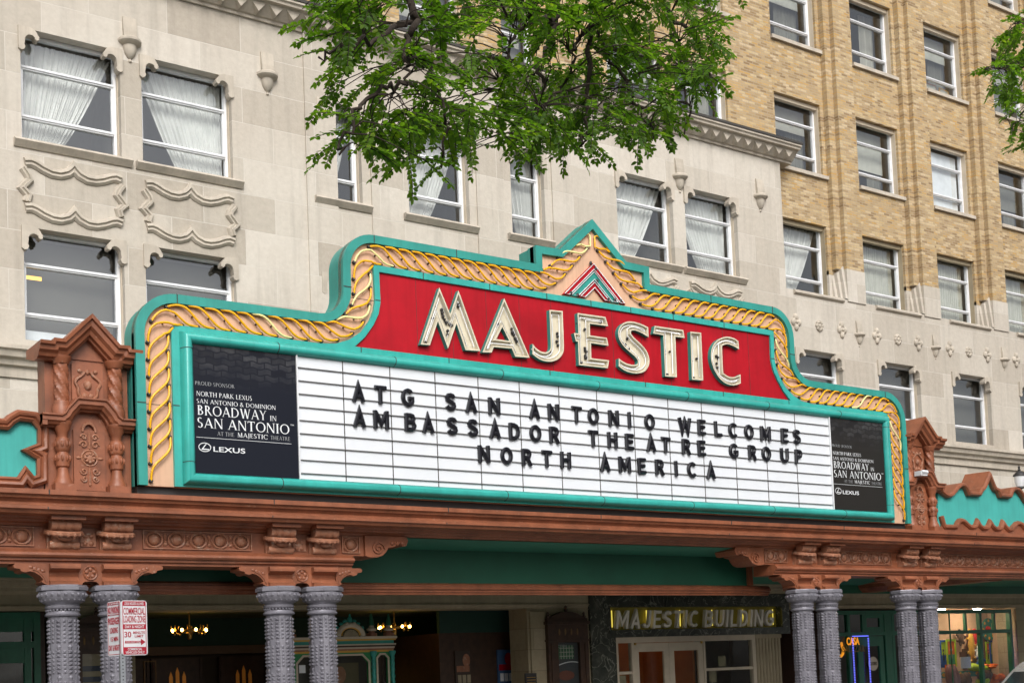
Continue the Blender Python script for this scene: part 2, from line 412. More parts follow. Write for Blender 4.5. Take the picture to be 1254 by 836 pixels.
def text_polys(s, size=1.0, depth=.01, shear=0, offset=0, space=1.0, align='LEFT', bevel=0):
    """writing as vertices and faces in x (right), z (up), y (depth)"""
    cu = bpy.data.curves.new('lettering', 'FONT'); cu.body = s; cu.size = size; cu.extrude = depth / 2; cu.shear = shear; cu.offset = offset
    cu.space_character = space; cu.align_x = align; cu.bevel_depth = bevel; cu.resolution_u = 4
    ob = bpy.data.objects.new('lettering', cu); COL.objects.link(ob)
    dg = bpy.context.evaluated_depsgraph_get(); me = bpy.data.meshes.new_from_object(ob.evaluated_get(dg))
    vs = [(v.co.x, -v.co.z, v.co.y) for v in me.vertices]; fs = [tuple(p.vertices) for p in me.polygons]
    bpy.data.objects.remove(ob); bpy.data.curves.remove(cu); bpy.data.meshes.remove(me)
    return vs, fs
def put_text(mb, s, x0, x1, z0, h, y, depth=.006, **k):
    """writing fitted between x0 and x1, standing on z0 with capitals h high"""
    vs, fs = text_polys(s, 1.0, 1.0, **k)
    xa, xb = min(v[0] for v in vs), max(v[0] for v in vs); za, zb = 0.0, .69 if any(c.isalpha() or c.isdigit() for c in s) else max(v[2] for v in vs)
    sx = (x1 - x0) / (xb - xa); sz = h / (zb - za)
    mb.add([(x0 + (v[0] - xa) * sx, y + v[1] * depth, z0 + (v[2] - za) * sz) for v in vs], fs)
# ------------------------------------------------------------------ ground
YF = 21.0                         # limestone front
KX = YF / 20.5
def zf(z): return EYE + (z - EYE) * KX
def xf_(x): return x * KX
b = MB().box(-60, 110, -30, 60, -.6, -.14); tag(b.build('ground', 'asphalt', smooth=0), kind='structure')
b = MB().box(-60, 110, 2.2, 12.3, -.14, -.125); tag(b.build('road', 'asphalt', smooth=0), kind='structure')
b = MB().box(-60, 110, 12.3, 21.0, -.14, 0.0); tag(b.build('sidewalk', 'paving', smooth=0), kind='structure')
b = MB().box(-60, 110, -4, 2.2, -.14, 0.0); tag(b.build('sidewalk', 'paving', smooth=0), kind='structure')

# ------------------------------------------------------------------ the building
BLD = thing('office_building', 'pale limestone and yellow brick building with rows of white framed windows above the theatre canopy', 'building', (18, 21, 0))
Z_S1, Z_T1 = zf(10.245), zf(12.04)       # sill and head of the upper limestone row
Z_S2, Z_T2 = zf(7.08), zf(8.86)
Z_S0, Z_T0 = zf(13.27), zf(15.03)
Z_SM, Z_TM = zf(16.38), zf(18.19)
Z_SN, Z_TN = zf(19.5), zf(21.3)
Z_C0 = zf(13.17)                          # cornice underside
XL, XB, XR = -4.0, xf_(22.3), 38.5        # block left (off frame), block right corner, building right end
def wall_sheet(name, mat, x0, x1, z0, z1, y, holes, depth=.32, extra=None):
    xs = sorted(set([x0, x1] + [h[0] for h in holes] + [h[1] for h in holes])); zs = sorted(set([z0, z1] + [h[2] for h in holes] + [h[3] for h in holes]))
    xs = [x for x in xs if x0 - 1e-6 <= x <= x1 + 1e-6]; zs = [z for z in zs if z0 - 1e-6 <= z <= z1 + 1e-6]
    mb = MB()
    for i in range(len(xs) - 1):
        for j in range(len(zs) - 1):
            cx_, cz_ = (xs[i] + xs[i + 1]) / 2, (zs[j] + zs[j + 1]) / 2
            if any(h[0] < cx_ < h[1] and h[2] < cz_ < h[3] for h in holes): continue
            mb.add([(xs[i], y, zs[j]), (xs[i + 1], y, zs[j]), (xs[i + 1], y, zs[j + 1]), (xs[i], y, zs[j + 1])], [(0, 1, 2, 3)])
    for a, b_, c, d, *op in holes:
        fs = [(1, 5, 6, 2), (3, 7, 4, 0)]
        if 'b' not in op: fs.append((0, 4, 5, 1))
        if 't' not in op: fs.append((2, 6, 7, 3))
        mb.add([(a, y, c), (b_, y, c), (b_, y, d), (a, y, d), (a, y + depth, c), (b_, y + depth, c), (b_, y + depth, d), (a, y + depth, d)], fs)
    if extra: extra(mb)
    return mb.build(name, mat, BLD, smooth=0)

# openings of the limestone block: x0, x1
C = 13.4                                  # axis of front and marquee
pairs = [(C - 7.94, C - 6.33), (C - 5.97, C - 4.36), (C + 4.36, C + 5.97), (C + 6.33, C + 7.94)]
trip = [(C - 2.68, C - 1.80), (C - .80, C + .58), (C + 1.60, C + 2.44)]
cols1 = pairs[:2] + trip + pairs[2:]
left_extra = [(C - 12.9, C - 11.3)]
bays = [(24.68 - 1.61 + 2.93 * k, 24.68 + 2.93 * k) for k in range(5)]   # right-hand windows
block_holes = []; WINS = []
for (a, b_) in cols1 + left_extra:
    block_holes += [(a, b_, Z_S1, Z_T1), (a, b_, Z_S2, Z_T2)]
    WINS += [(a, b_, Z_S1, Z_T1, YF, 'stone'), (a, b_, Z_S2, Z_T2, YF, 'stone2')]
YB = YF + .12                             # brick over the block
bh = []
for (a, b_) in cols1 + left_extra:
    for zs_, zt_ in ((Z_S0, Z_T0), (Z_SM, Z_TM)):
        bh.append((a, b_, zs_, zt_)); WINS.append((a, b_, zs_, zt_, YB, 'brick'))
ZTOP = 24.0
wall_sheet('limestone_wall', 'lime', XL, XB, 3.2, Z_C0 + .35, YF, block_holes)
wall_sheet('brick_wall', 'brick', XL, XB, Z_C0 + .30, ZTOP, YB, bh)
mb = MB(); mb.add([(XB, YF, 3.2), (XB, YF + .5, 3.2), (XB, YF + .5, Z_C0 + .35), (XB, YF, Z_C0 + .35)], [(0, 1, 2, 3)]); mb.build('limestone_wall', 'lime', BLD, smooth=0)
# slight set-backs of the block: shallow pilaster strips
mb = MB()
for px_, pw in ((-2.95, .62), (-1.62, .62), (.75, .66), (2.62, .66)):
    x0 = C + px_
    mb.box(x0, x0 + pw, YF - .035, YF + .02, Z_S2 - .5, Z_C0)
# right wing: lower wall flush with the front, bays set back, pilasters proud
ZP = zf(10.97); YBAY = YF + .28
holes_r = []
for (a, b_) in bays:
    holes_r.append((a, b_, Z_S2, Z_T2)); WINS.append((a, b_, Z_S2, Z_T2, YF + .02, 'stone2'))
wall_sheet('limestone_wall', 'lime', XB, XR, 3.2, Z_S1 - .02, YF + .02, holes_r)
hb = []
for k, (a, b_) in enumerate(bays):
    for zs_, zt_ in ((Z_S1, Z_T1), (Z_S0, Z_T0), (Z_SM, Z_TM), (Z_SN, Z_TN)):
        hb.append((a, b_, zs_, zt_)); WINS.append((a, b_, zs_, zt_, YBAY, 'sheer' if zs_ == Z_S1 else 'brick'))
wall_sheet('brick_wall', 'brick', XB, XR, ZP - .1, ZTOP, YBAY, [(a, b_, ZP - .1, d, 'b') if c < ZP - .1 else (a, b_, c, d) for a, b_, c, d in hb])
wall_sheet('limestone_wall', 'lime', XB, XR, Z_S1 - .05, ZP - .1, YBAY, [(a, b_, c, ZP, 't') for a, b_, c, d in hb if c == Z_S1])
mbs = MB(); mbb = MB()
for k in range(-1, 5):
    x1 = 25.64 + 2.93 * k; x0 = x1 - .62
    if k == -1: continue
    mbb.box(x0, x1, YF, YBAY + .05, ZP, ZTOP); mbb.box(x0 - .22, x0 + .01, YF + .13, YBAY + .05, ZP + .02, ZTOP); mbb.box(x1 - .01, x1 + .12, YF + .14, YBAY + .05, ZP + .02, ZTOP)
    mbs.box(x0 - .02, x1 + .02, YF - .012, YBAY + .05, Z_S1 - .06, ZP + .002)
    # sloped weatherings beside the pilaster foot
    for q in range(3):
        xa = x0 - .02 - .075 * q; t0 = .10 * q
        mbs.add([(xa, YF + .0 + .09 * q, Z_S1), (xa - .075, YF + .0 + .09 * q, Z_S1), (xa - .075, YF + .09 * (q + 1), ZP - t0 + .02), (xa, YF + .09 * (q + 1), ZP - t0 + .10), (xa, YBAY + .02, Z_S1), (xa - .075, YBAY + .02, Z_S1), (xa - .075, YBAY + .02, ZP - t0 + .02), (xa, YBAY + .02, ZP - t0 + .10)],
                [(0, 1, 2, 3), (4, 7, 6, 5), (0, 3, 7, 4), (1, 5, 6, 2), (3, 2, 6, 7)])
mbb.build('brick_pilaster', 'brick', BLD, smooth=0, split=True); mbs.build('limestone_pilaster', 'lime', BLD, smooth=0, split=True)
mb.build('limestone_pilaster', 'lime', BLD, smooth=0, split=True)

# cornice of the block with a zigzag soffit
prof = [(YF + .3, Z_C0), (YF - .05, Z_C0), (YF - .06, Z_C0 + .05), (YF - .10, Z_C0 + .06), (YF - .27, Z_C0 + .22), (YF - .29, Z_C0 + .24), (YF - .36, Z_C0 + .24), (YF - .37, Z_C0 + .28), (YF - .41, Z_C0 + .30), (YF - .41, Z_C0 + .34), (YF + .3, Z_C0 + .40)]
mb = MB(); mb.extr(prof, XL, XB + .34)
x = XL + .1
while x < XB + .3:
    mb.add([(x, YF - .085, Z_C0 + .045), (x - .155, YF - .27, Z_C0 + .235), (x + .155, YF - .27, Z_C0 + .235), (x, YF - .25, Z_C0 + .06)], [(0, 1, 3), (0, 3, 2), (1, 2, 3), (0, 2, 1)])
    x += .335
mb.build('cornice', 'limed', BLD, smooth=0)
mb = MB(); mb.extr([(YF + .3, Z_C0 + .402), (YF - .43, Z_C0 + .342), (YF - .43, Z_C0 + .40), (YF + .3, Z_C0 + .46)], XL, XB + .36); mb.build('cornice_flashing', 'seam', BLD, smooth=0)
# belt course over the ground floor
ZB0, ZB1 = zf(6.62), zf(6.95)
prof = [(YF + .2, ZB0 - .16), (YF - .04, ZB0 - .16), (YF - .05, ZB0), (YF - .12, ZB0 + .02), (YF - .14, ZB0 + .10), (YF - .22, ZB0 + .13), (YF - .25, ZB0 + .22), (YF - .30, ZB0 + .24), (YF - .30, ZB0 + .30), (YF + .2, ZB1)]
mb = MB(); mb.extr(prof, XL, XR); mb.build('belt_course', 'limed', BLD, smooth=0)

# ---- windows
def bracket(mb, x, z, sx, y):
    """scalloped corner bracket hanging in the upper corner of an opening"""
    pr_ = [(-.035, -.36), (-.035, .015)] + arc(.12, -.14, .155, 100, 20, 7) + [(.29, -.12), (.285, -.17), (.245, -.185), (.215, -.155)] + arc(.155, -.20, .09, 40, 190, 7) + [(.055, -.29), (.075, -.32), (.05, -.37), (.01, -.385)]
    mb.prism([(x + sx * a, z + c) for a, c in pr_], y - .045, y + .11)
def window(a, b_, zs_, zt_, y, kind, k):
    w, h = b_ - a, zt_ - zs_; yf = y + .20
    fr = MB(); t = .058
    fr.box(a + .002, a + t, yf, yf + .09, zs_ + .002, zt_ - .002); fr.box(b_ - t, b_ - .002, yf, yf + .09, zs_ + .002, zt_ - .002)
    fr.box(a + t, b_ - t, yf, yf + .09, zt_ - .05, zt_ - .002); fr.box(a + t, b_ - t, yf, yf + .09, zs_ + .002, zs_ + .04)
    r1, r2 = zs_ + h * .70, zs_ + h * .255
    for r in (r1, r2): fr.box(a + t, b_ - t, yf + .008, yf + .08, r - .034, r + .034); fr.box(a + t, b_ - t, yf - .012, yf + .008, r - .01, r + .012)
    fr.box(a + t, a + t + .03, yf + .015, yf + .08, r2 + .028, r1 - .028); fr.box(b_ - t - .03, b_ - t, yf + .015, yf + .08, r2 + .028, r1 - .028)
    o = fr.build('window', 'white', BLD, smooth=0)
    MB().add([(a + .03, yf + .05, zs_ + .03), (b_ - .03, yf + .05, zs_ + .03), (b_ - .03, yf + .05, zt_ - .03), (a + .03, yf + .05, zt_ - .03)], [(0, 1, 2, 3)]).build('pane', 'glass', o, smooth=0)
    mb = MB()
    if kind in ('brick', 'sheer'):
        mb.box(a - .02, b_ + .16, y - .075, y + .19, zs_ - .09, zs_ - .002)
        if kind == 'sheer': mb.extr([(y - .075, zs_ - .02), (y - .28, zs_ - .01), (y - .33, zs_ - .05), (y - .33, zs_ - .09), (y - .26, zs_ - .13), (y - .075, zs_ - .15)], a + .03, b_ + .16)
        mb.build('sill', 'seam' if False else 'limed', o, smooth=0)
        j = MB(); j.box(b_ - .012, b_ + .004, y + .07, y + .2, zs_, zt_); j.box(a, b_, y + .10, y + .2, zt_ - .10, zt_ - .004); j.build('jamb', 'oldcream' if kind == 'sheer' else 'ivory', o, smooth=0)
    else:
        if kind == 'stone' or a > 22: 
            if kind == 'stone': mb.extr([(y + .19, zs_ - .002), (y - .10, zs_ - .012), (y - .12, zs_ - .05), (y - .08, zs_ - .09), (y - .03, zs_ - .14), (y + .19, zs_ - .14)], a - .13, b_ + .16); mb.build('sill', 'limed', o, smooth=0)
        for xq, sq in ((a, 1), (b_, -1)): br = MB(); bracket(br, xq, zt_, sq, y); br.build('corner_bracket', 'limed', o, smooth=30)
        j = MB(); j.box(b_ - .012, b_ + .004, y + .125, y + .2, zs_, zt_ - .38); j.build('jamb', 'ivory', o, smooth=0)
    return o, yf
def curtain(o, a, b_, zs_, zt_, y, side, mat='curtain', gather=.32):
    w, h = b_ - a - .06, zt_ - zs_ - .08; nu, nv = 90, 14; vs = []; fs = []
    ph = random.random() * 6; nf = random.uniform(11, 17); aw = random.uniform(.6, 1.3); kk = random.uniform(.85, 1.12)
    for j in range(nv + 1):
        v = j / nv; wd_ = 1.0 if side == 0 else (gather + (1 - gather) * max(0, (1 - v * .93)) ** (.62 * kk) * (1 - .12 * v))
        for i in range(nu + 1):
            u = i / nu; xx = u * wd_ * w
            fold = aw * (.024 + .012 * sin(u * 5 + ph)) * sin(u * 2 * pi * nf + ph + .9 * sin(v * 3 + ph) + 1.6 * sin(u * 4.1 + ph * 2)) + .012 * sin(u * 2 * pi * (nf * 2.3) + ph * 2 + v)
            if side == 2: xx = w - xx
            vs.append((a + .03 + xx, y + .22 + fold * (1.0 if side else .7), zt_ - .04 - v * h))
    for j in range(nv):
        for i in range(nu): q = j * (nu + 1) + i; fs.append((q, q + 1, q + nu + 2, q + nu + 1))
    MB().add(vs, fs).build('curtain', mat, o, smooth=60)
random.seed(3)
for k, (a, b_, zs_, zt_, y, kind) in enumerate(WINS):
    o, yf = window(a, b_, zs_, zt_, y, kind, k)
    xc = (a + b_) / 2 - C
    if kind == 'stone':
        side = 1
        if abs(xc + 5.17) < .2 or abs(xc - 7.13) < .2: side = 2
        if abs(xc - 2.0) < .2: side = 2
        curtain(o, a, b_, zs_, zt_, yf, side, gather=.30 if side == 1 else .42)
    elif kind == 'sheer':
        if a < 24: curtain(o, a, b_, zs_, zt_, yf, 1, gather=.22)
        else: curtain(o, a, b_, zs_, zt_, yf, 0, 'sheer')
    elif kind == 'brick' and y == YBAY and zs_ == Z_S0 and 28 < a < 30:
        s = MB(); s.box(a + .04, b_ - .10, yf + .13, yf + .14, zs_ + .05, zt_ - .12); s.box(a + .04, b_ - .04, yf + .12, yf + .15, zs_ + .40, zs_ + .43); s.build('window_blind', 'white', o, smooth=0)
    elif kind == 'brick' and y == YBAY and zs_ == Z_SM and 28 < a < 30:
        for q, (dx, wq, rz) in enumerate(((.03, .26, .12), (.36, .52, -.03), (.98, .40, .08))):
            f = MB(); f.box(0, wq, 0, .03, 0, .40); f.xf(Matrix.Translation((a + .05 + dx, yf + .16, zs_ + .03)) @ Matrix.Rotation(rz, 4, 'Y'))
            fo = f.build('picture_frame', 'gold' if q != 1 else 'terrad', smooth=0)
            c = MB(); c.box(.04, wq - .04, -.006, 0.001, .04, .36); c.xf(Matrix.Translation((a + .05 + dx, yf + .16, zs_ + .03)) @ Matrix.Rotation(rz, 4, 'Y')); c.build('picture', 'sheer', fo, smooth=0)
            tag(fo, ['narrow gold picture frame at the left of three leaning in an upper brick window', 'wide reddish picture between two gold frames behind an upper brick window', 'gold picture frame at the right of three leaning behind an upper brick window'][q], 'picture frame', 'frames leaning in a window')
    if kind == 'brick':
        hh = random.choice((0, 0, .35, .6)); 
        for q in range(2):
            wq = (b_ - a) * random.uniform(.28, .5); xq = a + .03 if q == 0 else b_ - .03 - wq
            s = MB(); n_ = 24; vs = [(xq + wq * i / n_, yf + .42 + .03 * sin(i * 1.7 + q), z) for z in (zs_ + .03, zt_ - .03) for i in range(n_ + 1)]
            s.add(vs, [(i, i + 1, i + n_ + 2, i + n_ + 1) for i in range(n_)]).build('inner_drape', random.choice(('drape', 'draped')), o, smooth=60)
        if hh: MB().box(a + .05, b_ - .05, yf + .3, yf + .31, zt_ - (zt_ - zs_) * hh, zt_ - .05).build('roller_shade', random.choice(('drape', 'sheer', 'draped')), o, smooth=0)
    elif kind == 'stone2':
        # blind slats / dim hangings inside
        s = MB(); s.box(a + .05, b_ - .05, yf + .30, yf + .31, zs_ + .04, zt_ - .05); s.build('dark_blind', 'dim', o, smooth=0)
        if k == 1:
            c = MB(); c.box(a + .05, b_ - .05, yf + .20, yf + .26, zs_ + .03, zs_ + .26); c.build('inner_ledge', 'white', o, smooth=0)
# lit ceiling lamp seen in the lower left window
a, b_ = pairs[0]
lm = MB(); lm.box(a + .16, a + .40, YF + .49, YF + .498, Z_S2 + 1.13, Z_S2 + 1.19); lm.box(a + .06, a + .11, YF + .49, YF + .498, Z_S2 + 1.15, Z_S2 + 1.19)
tag(lm.build('wall_lamp', emit('amber_lamp', (1, .55, .08), 1.6), smooth=0), 'amber lamp glowing inside the dark lower window at the far left', 'lamp')
# dark rooms behind the glass
mb = MB()
mb.box(XL, XR, YF + 2.2, YF + 2.3, 3.4, ZTOP)
for z in (3.4, zf(6.6), zf(9.6), zf(12.75), zf(15.9), zf(19.0), zf(22.0)): mb.box(XL, XR, YF + .75, YF + 2.2, z, z + .05)
x = XL
for xw in [pairs[0][0] - .3, pairs[0][1] + .18, pairs[1][1] + .6, trip[0][1] + .5, trip[1][1] + .5, trip[2][1] + .9, pairs[2][1] + .18, XB + .1] + [bb[1] + .6 for bb in bays]: mb.box(xw, xw + .05, YF + .75, YF + 2.2, 3.45, ZTOP)
mb.build('interior_wall', 'room', BLD, smooth=0)
# roof lid so no sky leaks in
MB().box(XL, XR, YF + .6, YF + 8, ZTOP, ZTOP + .2).build('roof', 'room', BLD, smooth=0)
MB().box(XL, XL + .2, YF + .35, YF + 8, 0, ZTOP).build('side_wall', 'brick', BLD, smooth=0)
MB().box(XR - .2, XR, YF + .35, YF + 8, 0, ZTOP).build('side_wall', 'brick', BLD, smooth=0)

# ---- carved ornaments
def relief(a, b_, kind):
    cx_, w = (a + b_) / 2, (b_ - a) / 2 + .02; zc = (Z_S1 - .16 + Z_T2 + .02) / 2; hz = .40
    pr_ = [(-.08, YF + .01), (-.08, YF - .02), (-.045, YF - .06), (-.005, YF - .05), (.012, YF - .085), (.055, YF - .075), (.08, YF - .02), (.08, YF + .01)]
    mb = MB()
    for sgn in (1, -1):
        pts = [(-1, .0), (-.88, .02), (-.78, .0), (-.62, -.06), (-.45, -.10), (-.28, -.10), (-.12, -.05), (-.04, .01), (0, .05), (.04, .01), (.12, -.05), (.28, -.10), (.45, -.10), (.62, -.06), (.78, 0), (.88, .02), (1, 0)]
        dz = hz if sgn == 1 else -hz + .06
        mb.sweep([(cx_ + x_ * (w - .05), zc + dz + z_ * (1.0)) for x_, z_ in pts], pr_)
    for sx in (-1, 1):
        mb.sweep([(cx_ + sx * x_, zc + z_) for x_, z_ in ((w - .02, .30), (w - .10, .19), (w - .12, .12), (w - .02, .0), (w + .0, -.03), (w - .10, -.13), (w - .07, -.24))], [(q * .8, yy) for q, yy in pr_])
    mb.build('panel_moulding', 'limed', BLD, smooth=40, split=True)
for p in pairs: relief(*p, 0)
for (xa, xb) in pairs[2:]: pass
def corbel(x, zt_, zb_, y, block=True):
    h = zt_ - zb_; mb = MB()
    pr_ = [(.0, 0), (.03, .02), (.03, .05), (.015, .07), (.05, .10), (.09, .17), (.108, .26), (.112, .32), (.165, .35), (.19, .38), (.19, .42), (.165, .45), (.02, .47)]
    s = h / (.47 + (.38 if block else 0))
    mb.lathe([(r * s * 1.15, z * s) for r, z in pr_], (x, y, zb_), 'Z', 18)
    if block:
        mb.box(x - .125 * s, x + .125 * s, y - .07 * s, y + .05, zb_ + .46 * s, zb_ + .60 * s); mb.extr([(y - .07 * s, zb_ + .60 * s), (y + .03, zb_ + .60 * s), (y + .03, zb_ + .86 * s), (y - .03 * s, zb_ + .86 * s), (y - .05 * s, zb_ + .74 * s)], x - .13 * s, x + .13 * s)
    return mb.build('corbel', 'limed', BLD, smooth=40)
for xx in (7.07, 9.50, 19.13, 21.58): corbel(xf_(xx), zf(12.62), zf(11.87), YF)
for k in range(4): corbel(xf_(24.74 + 2.87 * k), zf(9.74), zf(9.12), YF + .02)
def rosette(x, z, y, kind):
    mb = MB()
    if kind == 0:
        for a in range(4): mb.ball((x + .095 * cos(a * pi / 2), y - .01, z + .125 * sin(a * pi / 2)), .072, .06, .085, 10, 6)
        mb.ball((x, y - .03, z), .05, .05, .05, 10, 6)
        for a in range(4): mb.ball((x + .075 * cos(a * pi / 2 + pi / 4), y - .01, z + .085 * sin(a * pi / 2 + pi / 4)), .04, .04, .04, 8, 5)
    else:
        for a in range(8): mb.ball((x + .085 * cos(a * pi / 4), y - .01, z + .095 * sin(a * pi / 4)), .048, .055, .05, 8, 5)
        mb.ball((x, y - .02, z), .05, .05, .055, 10, 6)
    mb.build('rosette', 'limed', BLD, smooth=60)
for k in range(4):
    x0 = xf_(22.57) + 2.885 * k
    for q, (dx, kd) in enumerate(((0, 0), (.80, 1), (1.60, 0))): rosette(x0 + dx, zf(9.465), YF + .02, kd)
# ------------------------------------------------------------------ entrance canopy
YC = 16.9
CAN = thing('entrance_canopy', 'terracotta coloured theatre canopy with moulded cornice and carved frieze running along the whole front', 'canopy', (C, YC, 0))
X0, X1 = -2.0, 34.0
PAIRS = [C - 8.27, C - 5.29, C + 5.29, C + 8.27]
FL, FR = C - 4.2, C + 3.9              # frieze ends at the open middle
prof = [(17.3, 4.14), (16.36, 4.14), (16.36, 4.08), (16.40, 4.065), (16.41, 4.035), (16.45, 4.025), (16.475, 3.99), (16.46, 3.96), (16.42, 3.945), (16.42, 3.905), (16.46, 3.89), (16.48, 3.855), (16.70, 3.848), (16.715, 3.825), (16.77, 3.82), (16.79, 3.79), (16.85, 3.775), (16.87, 3.745), (17.3, 3.74)]
mb = MB(); mb.extr(prof, X0, X1); mb.build('cornice', 'terra', CAN, smooth=30)
mb = MB()
for x in [C - 8.9, C - 5.9, C - 3.1, C - .2, C + 2.7, C + 5.6, C + 9.6]: mb.box(x, x + .012, 16.352, 16.36, 4.075, 4.14); mb.box(x, x + .012, 16.412, 16.42, 3.90, 3.93)
mb.build('cornice_joint', 'seam', CAN, smooth=0)
for xa, xb in ((X0, FL), (FR, X1)):
    mb = MB(); mb.box(xa, xb, YC, 17.35, 3.45, 3.742); mb.build('frieze', 'terra', CAN, smooth=0)
    ar = [(17.35, 3.26), (16.84, 3.26), (16.84, 3.29), (16.80, 3.305), (16.80, 3.335), (16.76, 3.345), (16.74, 3.37), (16.75, 3.40), (16.79, 3.415), (16.78, 3.45), (17.35, 3.45)]
    xa2, xb2 = (xa, xb - .28) if xa == X0 else (xa + .28, xb)
    mb = MB(); mb.extr(ar, xa2, xb2); mb.build('architrave', 'terra', CAN, smooth=30)
# scrolled ends of the frieze, over the open middle
for sx, xe in ((1, FL), (-1, FR)):
    pts = [(-.05, 3.745), (.64, 3.745), (.68, 3.69), (.64, 3.61), (.58, 3.60), (.53, 3.64), (.48, 3.65), (.46, 3.60), (.40, 3.585), (.34, 3.58), (.30, 3.52), (.24, 3.46), (.14, 3.43), (.02, 3.43), (-.05, 3.45)]
    mb = MB(); pp = [(xe + sx * a, z) for a, z in pts]; mb.prism(pp, YC - .06, 17.35)
    mb.sweep([(xe + sx * (.16 + .11 * (1 - t / 26) * cos(t * .5)), 3.56 + .10 * (1 - t / 26) * sin(t * .5)) for t in range(24)], [(-.014, YC - .058), (-.01, YC - .085), (.01, YC - .085), (.014, YC - .058)])
    for q in range(3): mb.ball((xe + sx * (.40 + .09 * q), YC - .06, 3.645), .04, .03, .035, 8, 5)
    mb.build('end_scroll', 'terra', CAN, smooth=40)
# egg panels of the frieze
def egg_panel(xa, xb):
    n = max(1, round((xb - xa) / .29)); st = (xb - xa) / n; mb = MB(); z = 3.612
    mb.box(xa, xb, YC - .025, YC + .01, 3.718, 3.735); mb.box(xa, xb, YC - .025, YC + .01, 3.488, 3.502); mb.box(xa, xa + .015, YC - .025, YC + .01, 3.502, 3.718); mb.box(xb - .015, xb, YC - .025, YC + .01, 3.502, 3.718)
    for i in range(n):
        x = xa + st * (i + .5); mb.ball((x, YC, z), .08, .06, .08, 12, 8)
        mb.tube([(x + .112 * cos(a * pi / 8), YC - .012, z + .098 * sin(a * pi / 8)) for a in range(16)], .016, 5, True)
        if i < n - 1:
            for dz, rr in ((.055, .03), (.02, .022), (-.02, .022), (-.055, .03)): mb.ball((x + st / 2, YC, z + dz), rr, .03, rr, 7, 4)
    mb.build('frieze_panel', 'terrad', CAN, smooth=50)
egg_panel(X0, PAIRS[0] - .68); egg_panel(PAIRS[0] + .72, PAIRS[1] - .72); egg_panel(PAIRS[1] + .68, FL - .12)
egg_panel(FR + .12, PAIRS[2] - .68); egg_panel(PAIRS[2] + .72, PAIRS[3] - .72); egg_panel(PAIRS[3] + .72, X1 - .1)
# consoles over every column, brackets under the architrave
def console(x):
    mb = MB(); w = .185
    def roll(z, y, r, hw, n=9):
        pr_ = []
        for i in range(n * 4 + 1):
            t = i / (n * 4); pr_.append((r * (1 + .10 * abs(sin(t * pi * 4)) - .05), -hw + 2 * hw * t))
        mb.lathe(pr_, (x, y, z), 'X', 16)
    mb.box(x - w - .01, x + w + .01, YC - .06, YC + .02, 3.452, 3.70)
    roll(3.755, YC - .175, .088, w); roll(3.50, YC - .11, .052, w)
    mb.box(x - w * .8, x + w * .8, YC - .15, YC, 3.54, 3.74)
    mb.tube([(x + (w + .035) * cos(a), YC - .08 - .21 * sin(a), 3.665 - .045 * sin(a)) for a in [pi * i / 12 for i in range(13)]], .034, 7)
    for i in range(7): mb.ball((x + (w + .03) * cos(pi * (i + 1) / 8), YC - .11 - .19 * sin(pi * (i + 1) / 8), 3.655 - .05 * sin(pi * (i + 1) / 8)), .036, .03, .03, 6, 4)
    mb.ball((x, YC - .19, 3.585), .10, .07, .045, 10, 6)
    mb.build('console', 'terrad', CAN, smooth=50)
    # moulded block straight over the capital
    mb = MB(); mb.extr([(17.18, 2.985), (16.74, 2.985), (16.735, 3.03), (16.80, 3.05), (16.835, 3.10), (16.82, 3.155), (16.76, 3.185), (16.72, 3.20), (16.72, 3.23), (16.74, 3.262), (17.18, 3.262)], x - .19, x + .19); mb.build('impost_block', 'terra', CAN, smooth=30)
    mb = MB(); mb.box(x - .215, x + .215, 16.55, 16.9, 3.80, 3.85); mb.build('cornice_break', 'terra', CAN, smooth=0)
def corbel_arm(x, sx, y0, y1, L=.40, name='corbel_arm'):
    pts = [(0, 3.26), (L, 3.26), (L + .03, 3.235), (L + .02, 3.205), (L - .05, 3.19), (L - .06, 3.165), (L - .11, 3.15), (L - .17, 3.165), (L - .22, 3.155), (L - .29, 3.11), (L - .33, 3.06), (L - .31, 3.03), (L - .34, 3.01), (L - .39, 2.99), (0, 2.99)]
    mb = MB(); mb.prism([(x + sx * a, z) for a, z in pts], y0, y1)
    for q in range(4): mb.ball((x + sx * (.07 + .05 * q), y0, 3.215 - .015 * (3 - q)), .028, .015, .022, 7, 4)
    mb.sweep([(x + sx * a, z) for a, z in ((.03, 3.03), (.06, 3.10), (.13, 3.17), (.20, 3.195))], [(-.01, y0 - .012), (.01, y0 - .012), (.01, y0 + .004), (-.01, y0 + .004)])
    mb.build(name, 'terra', CAN, smooth=30)
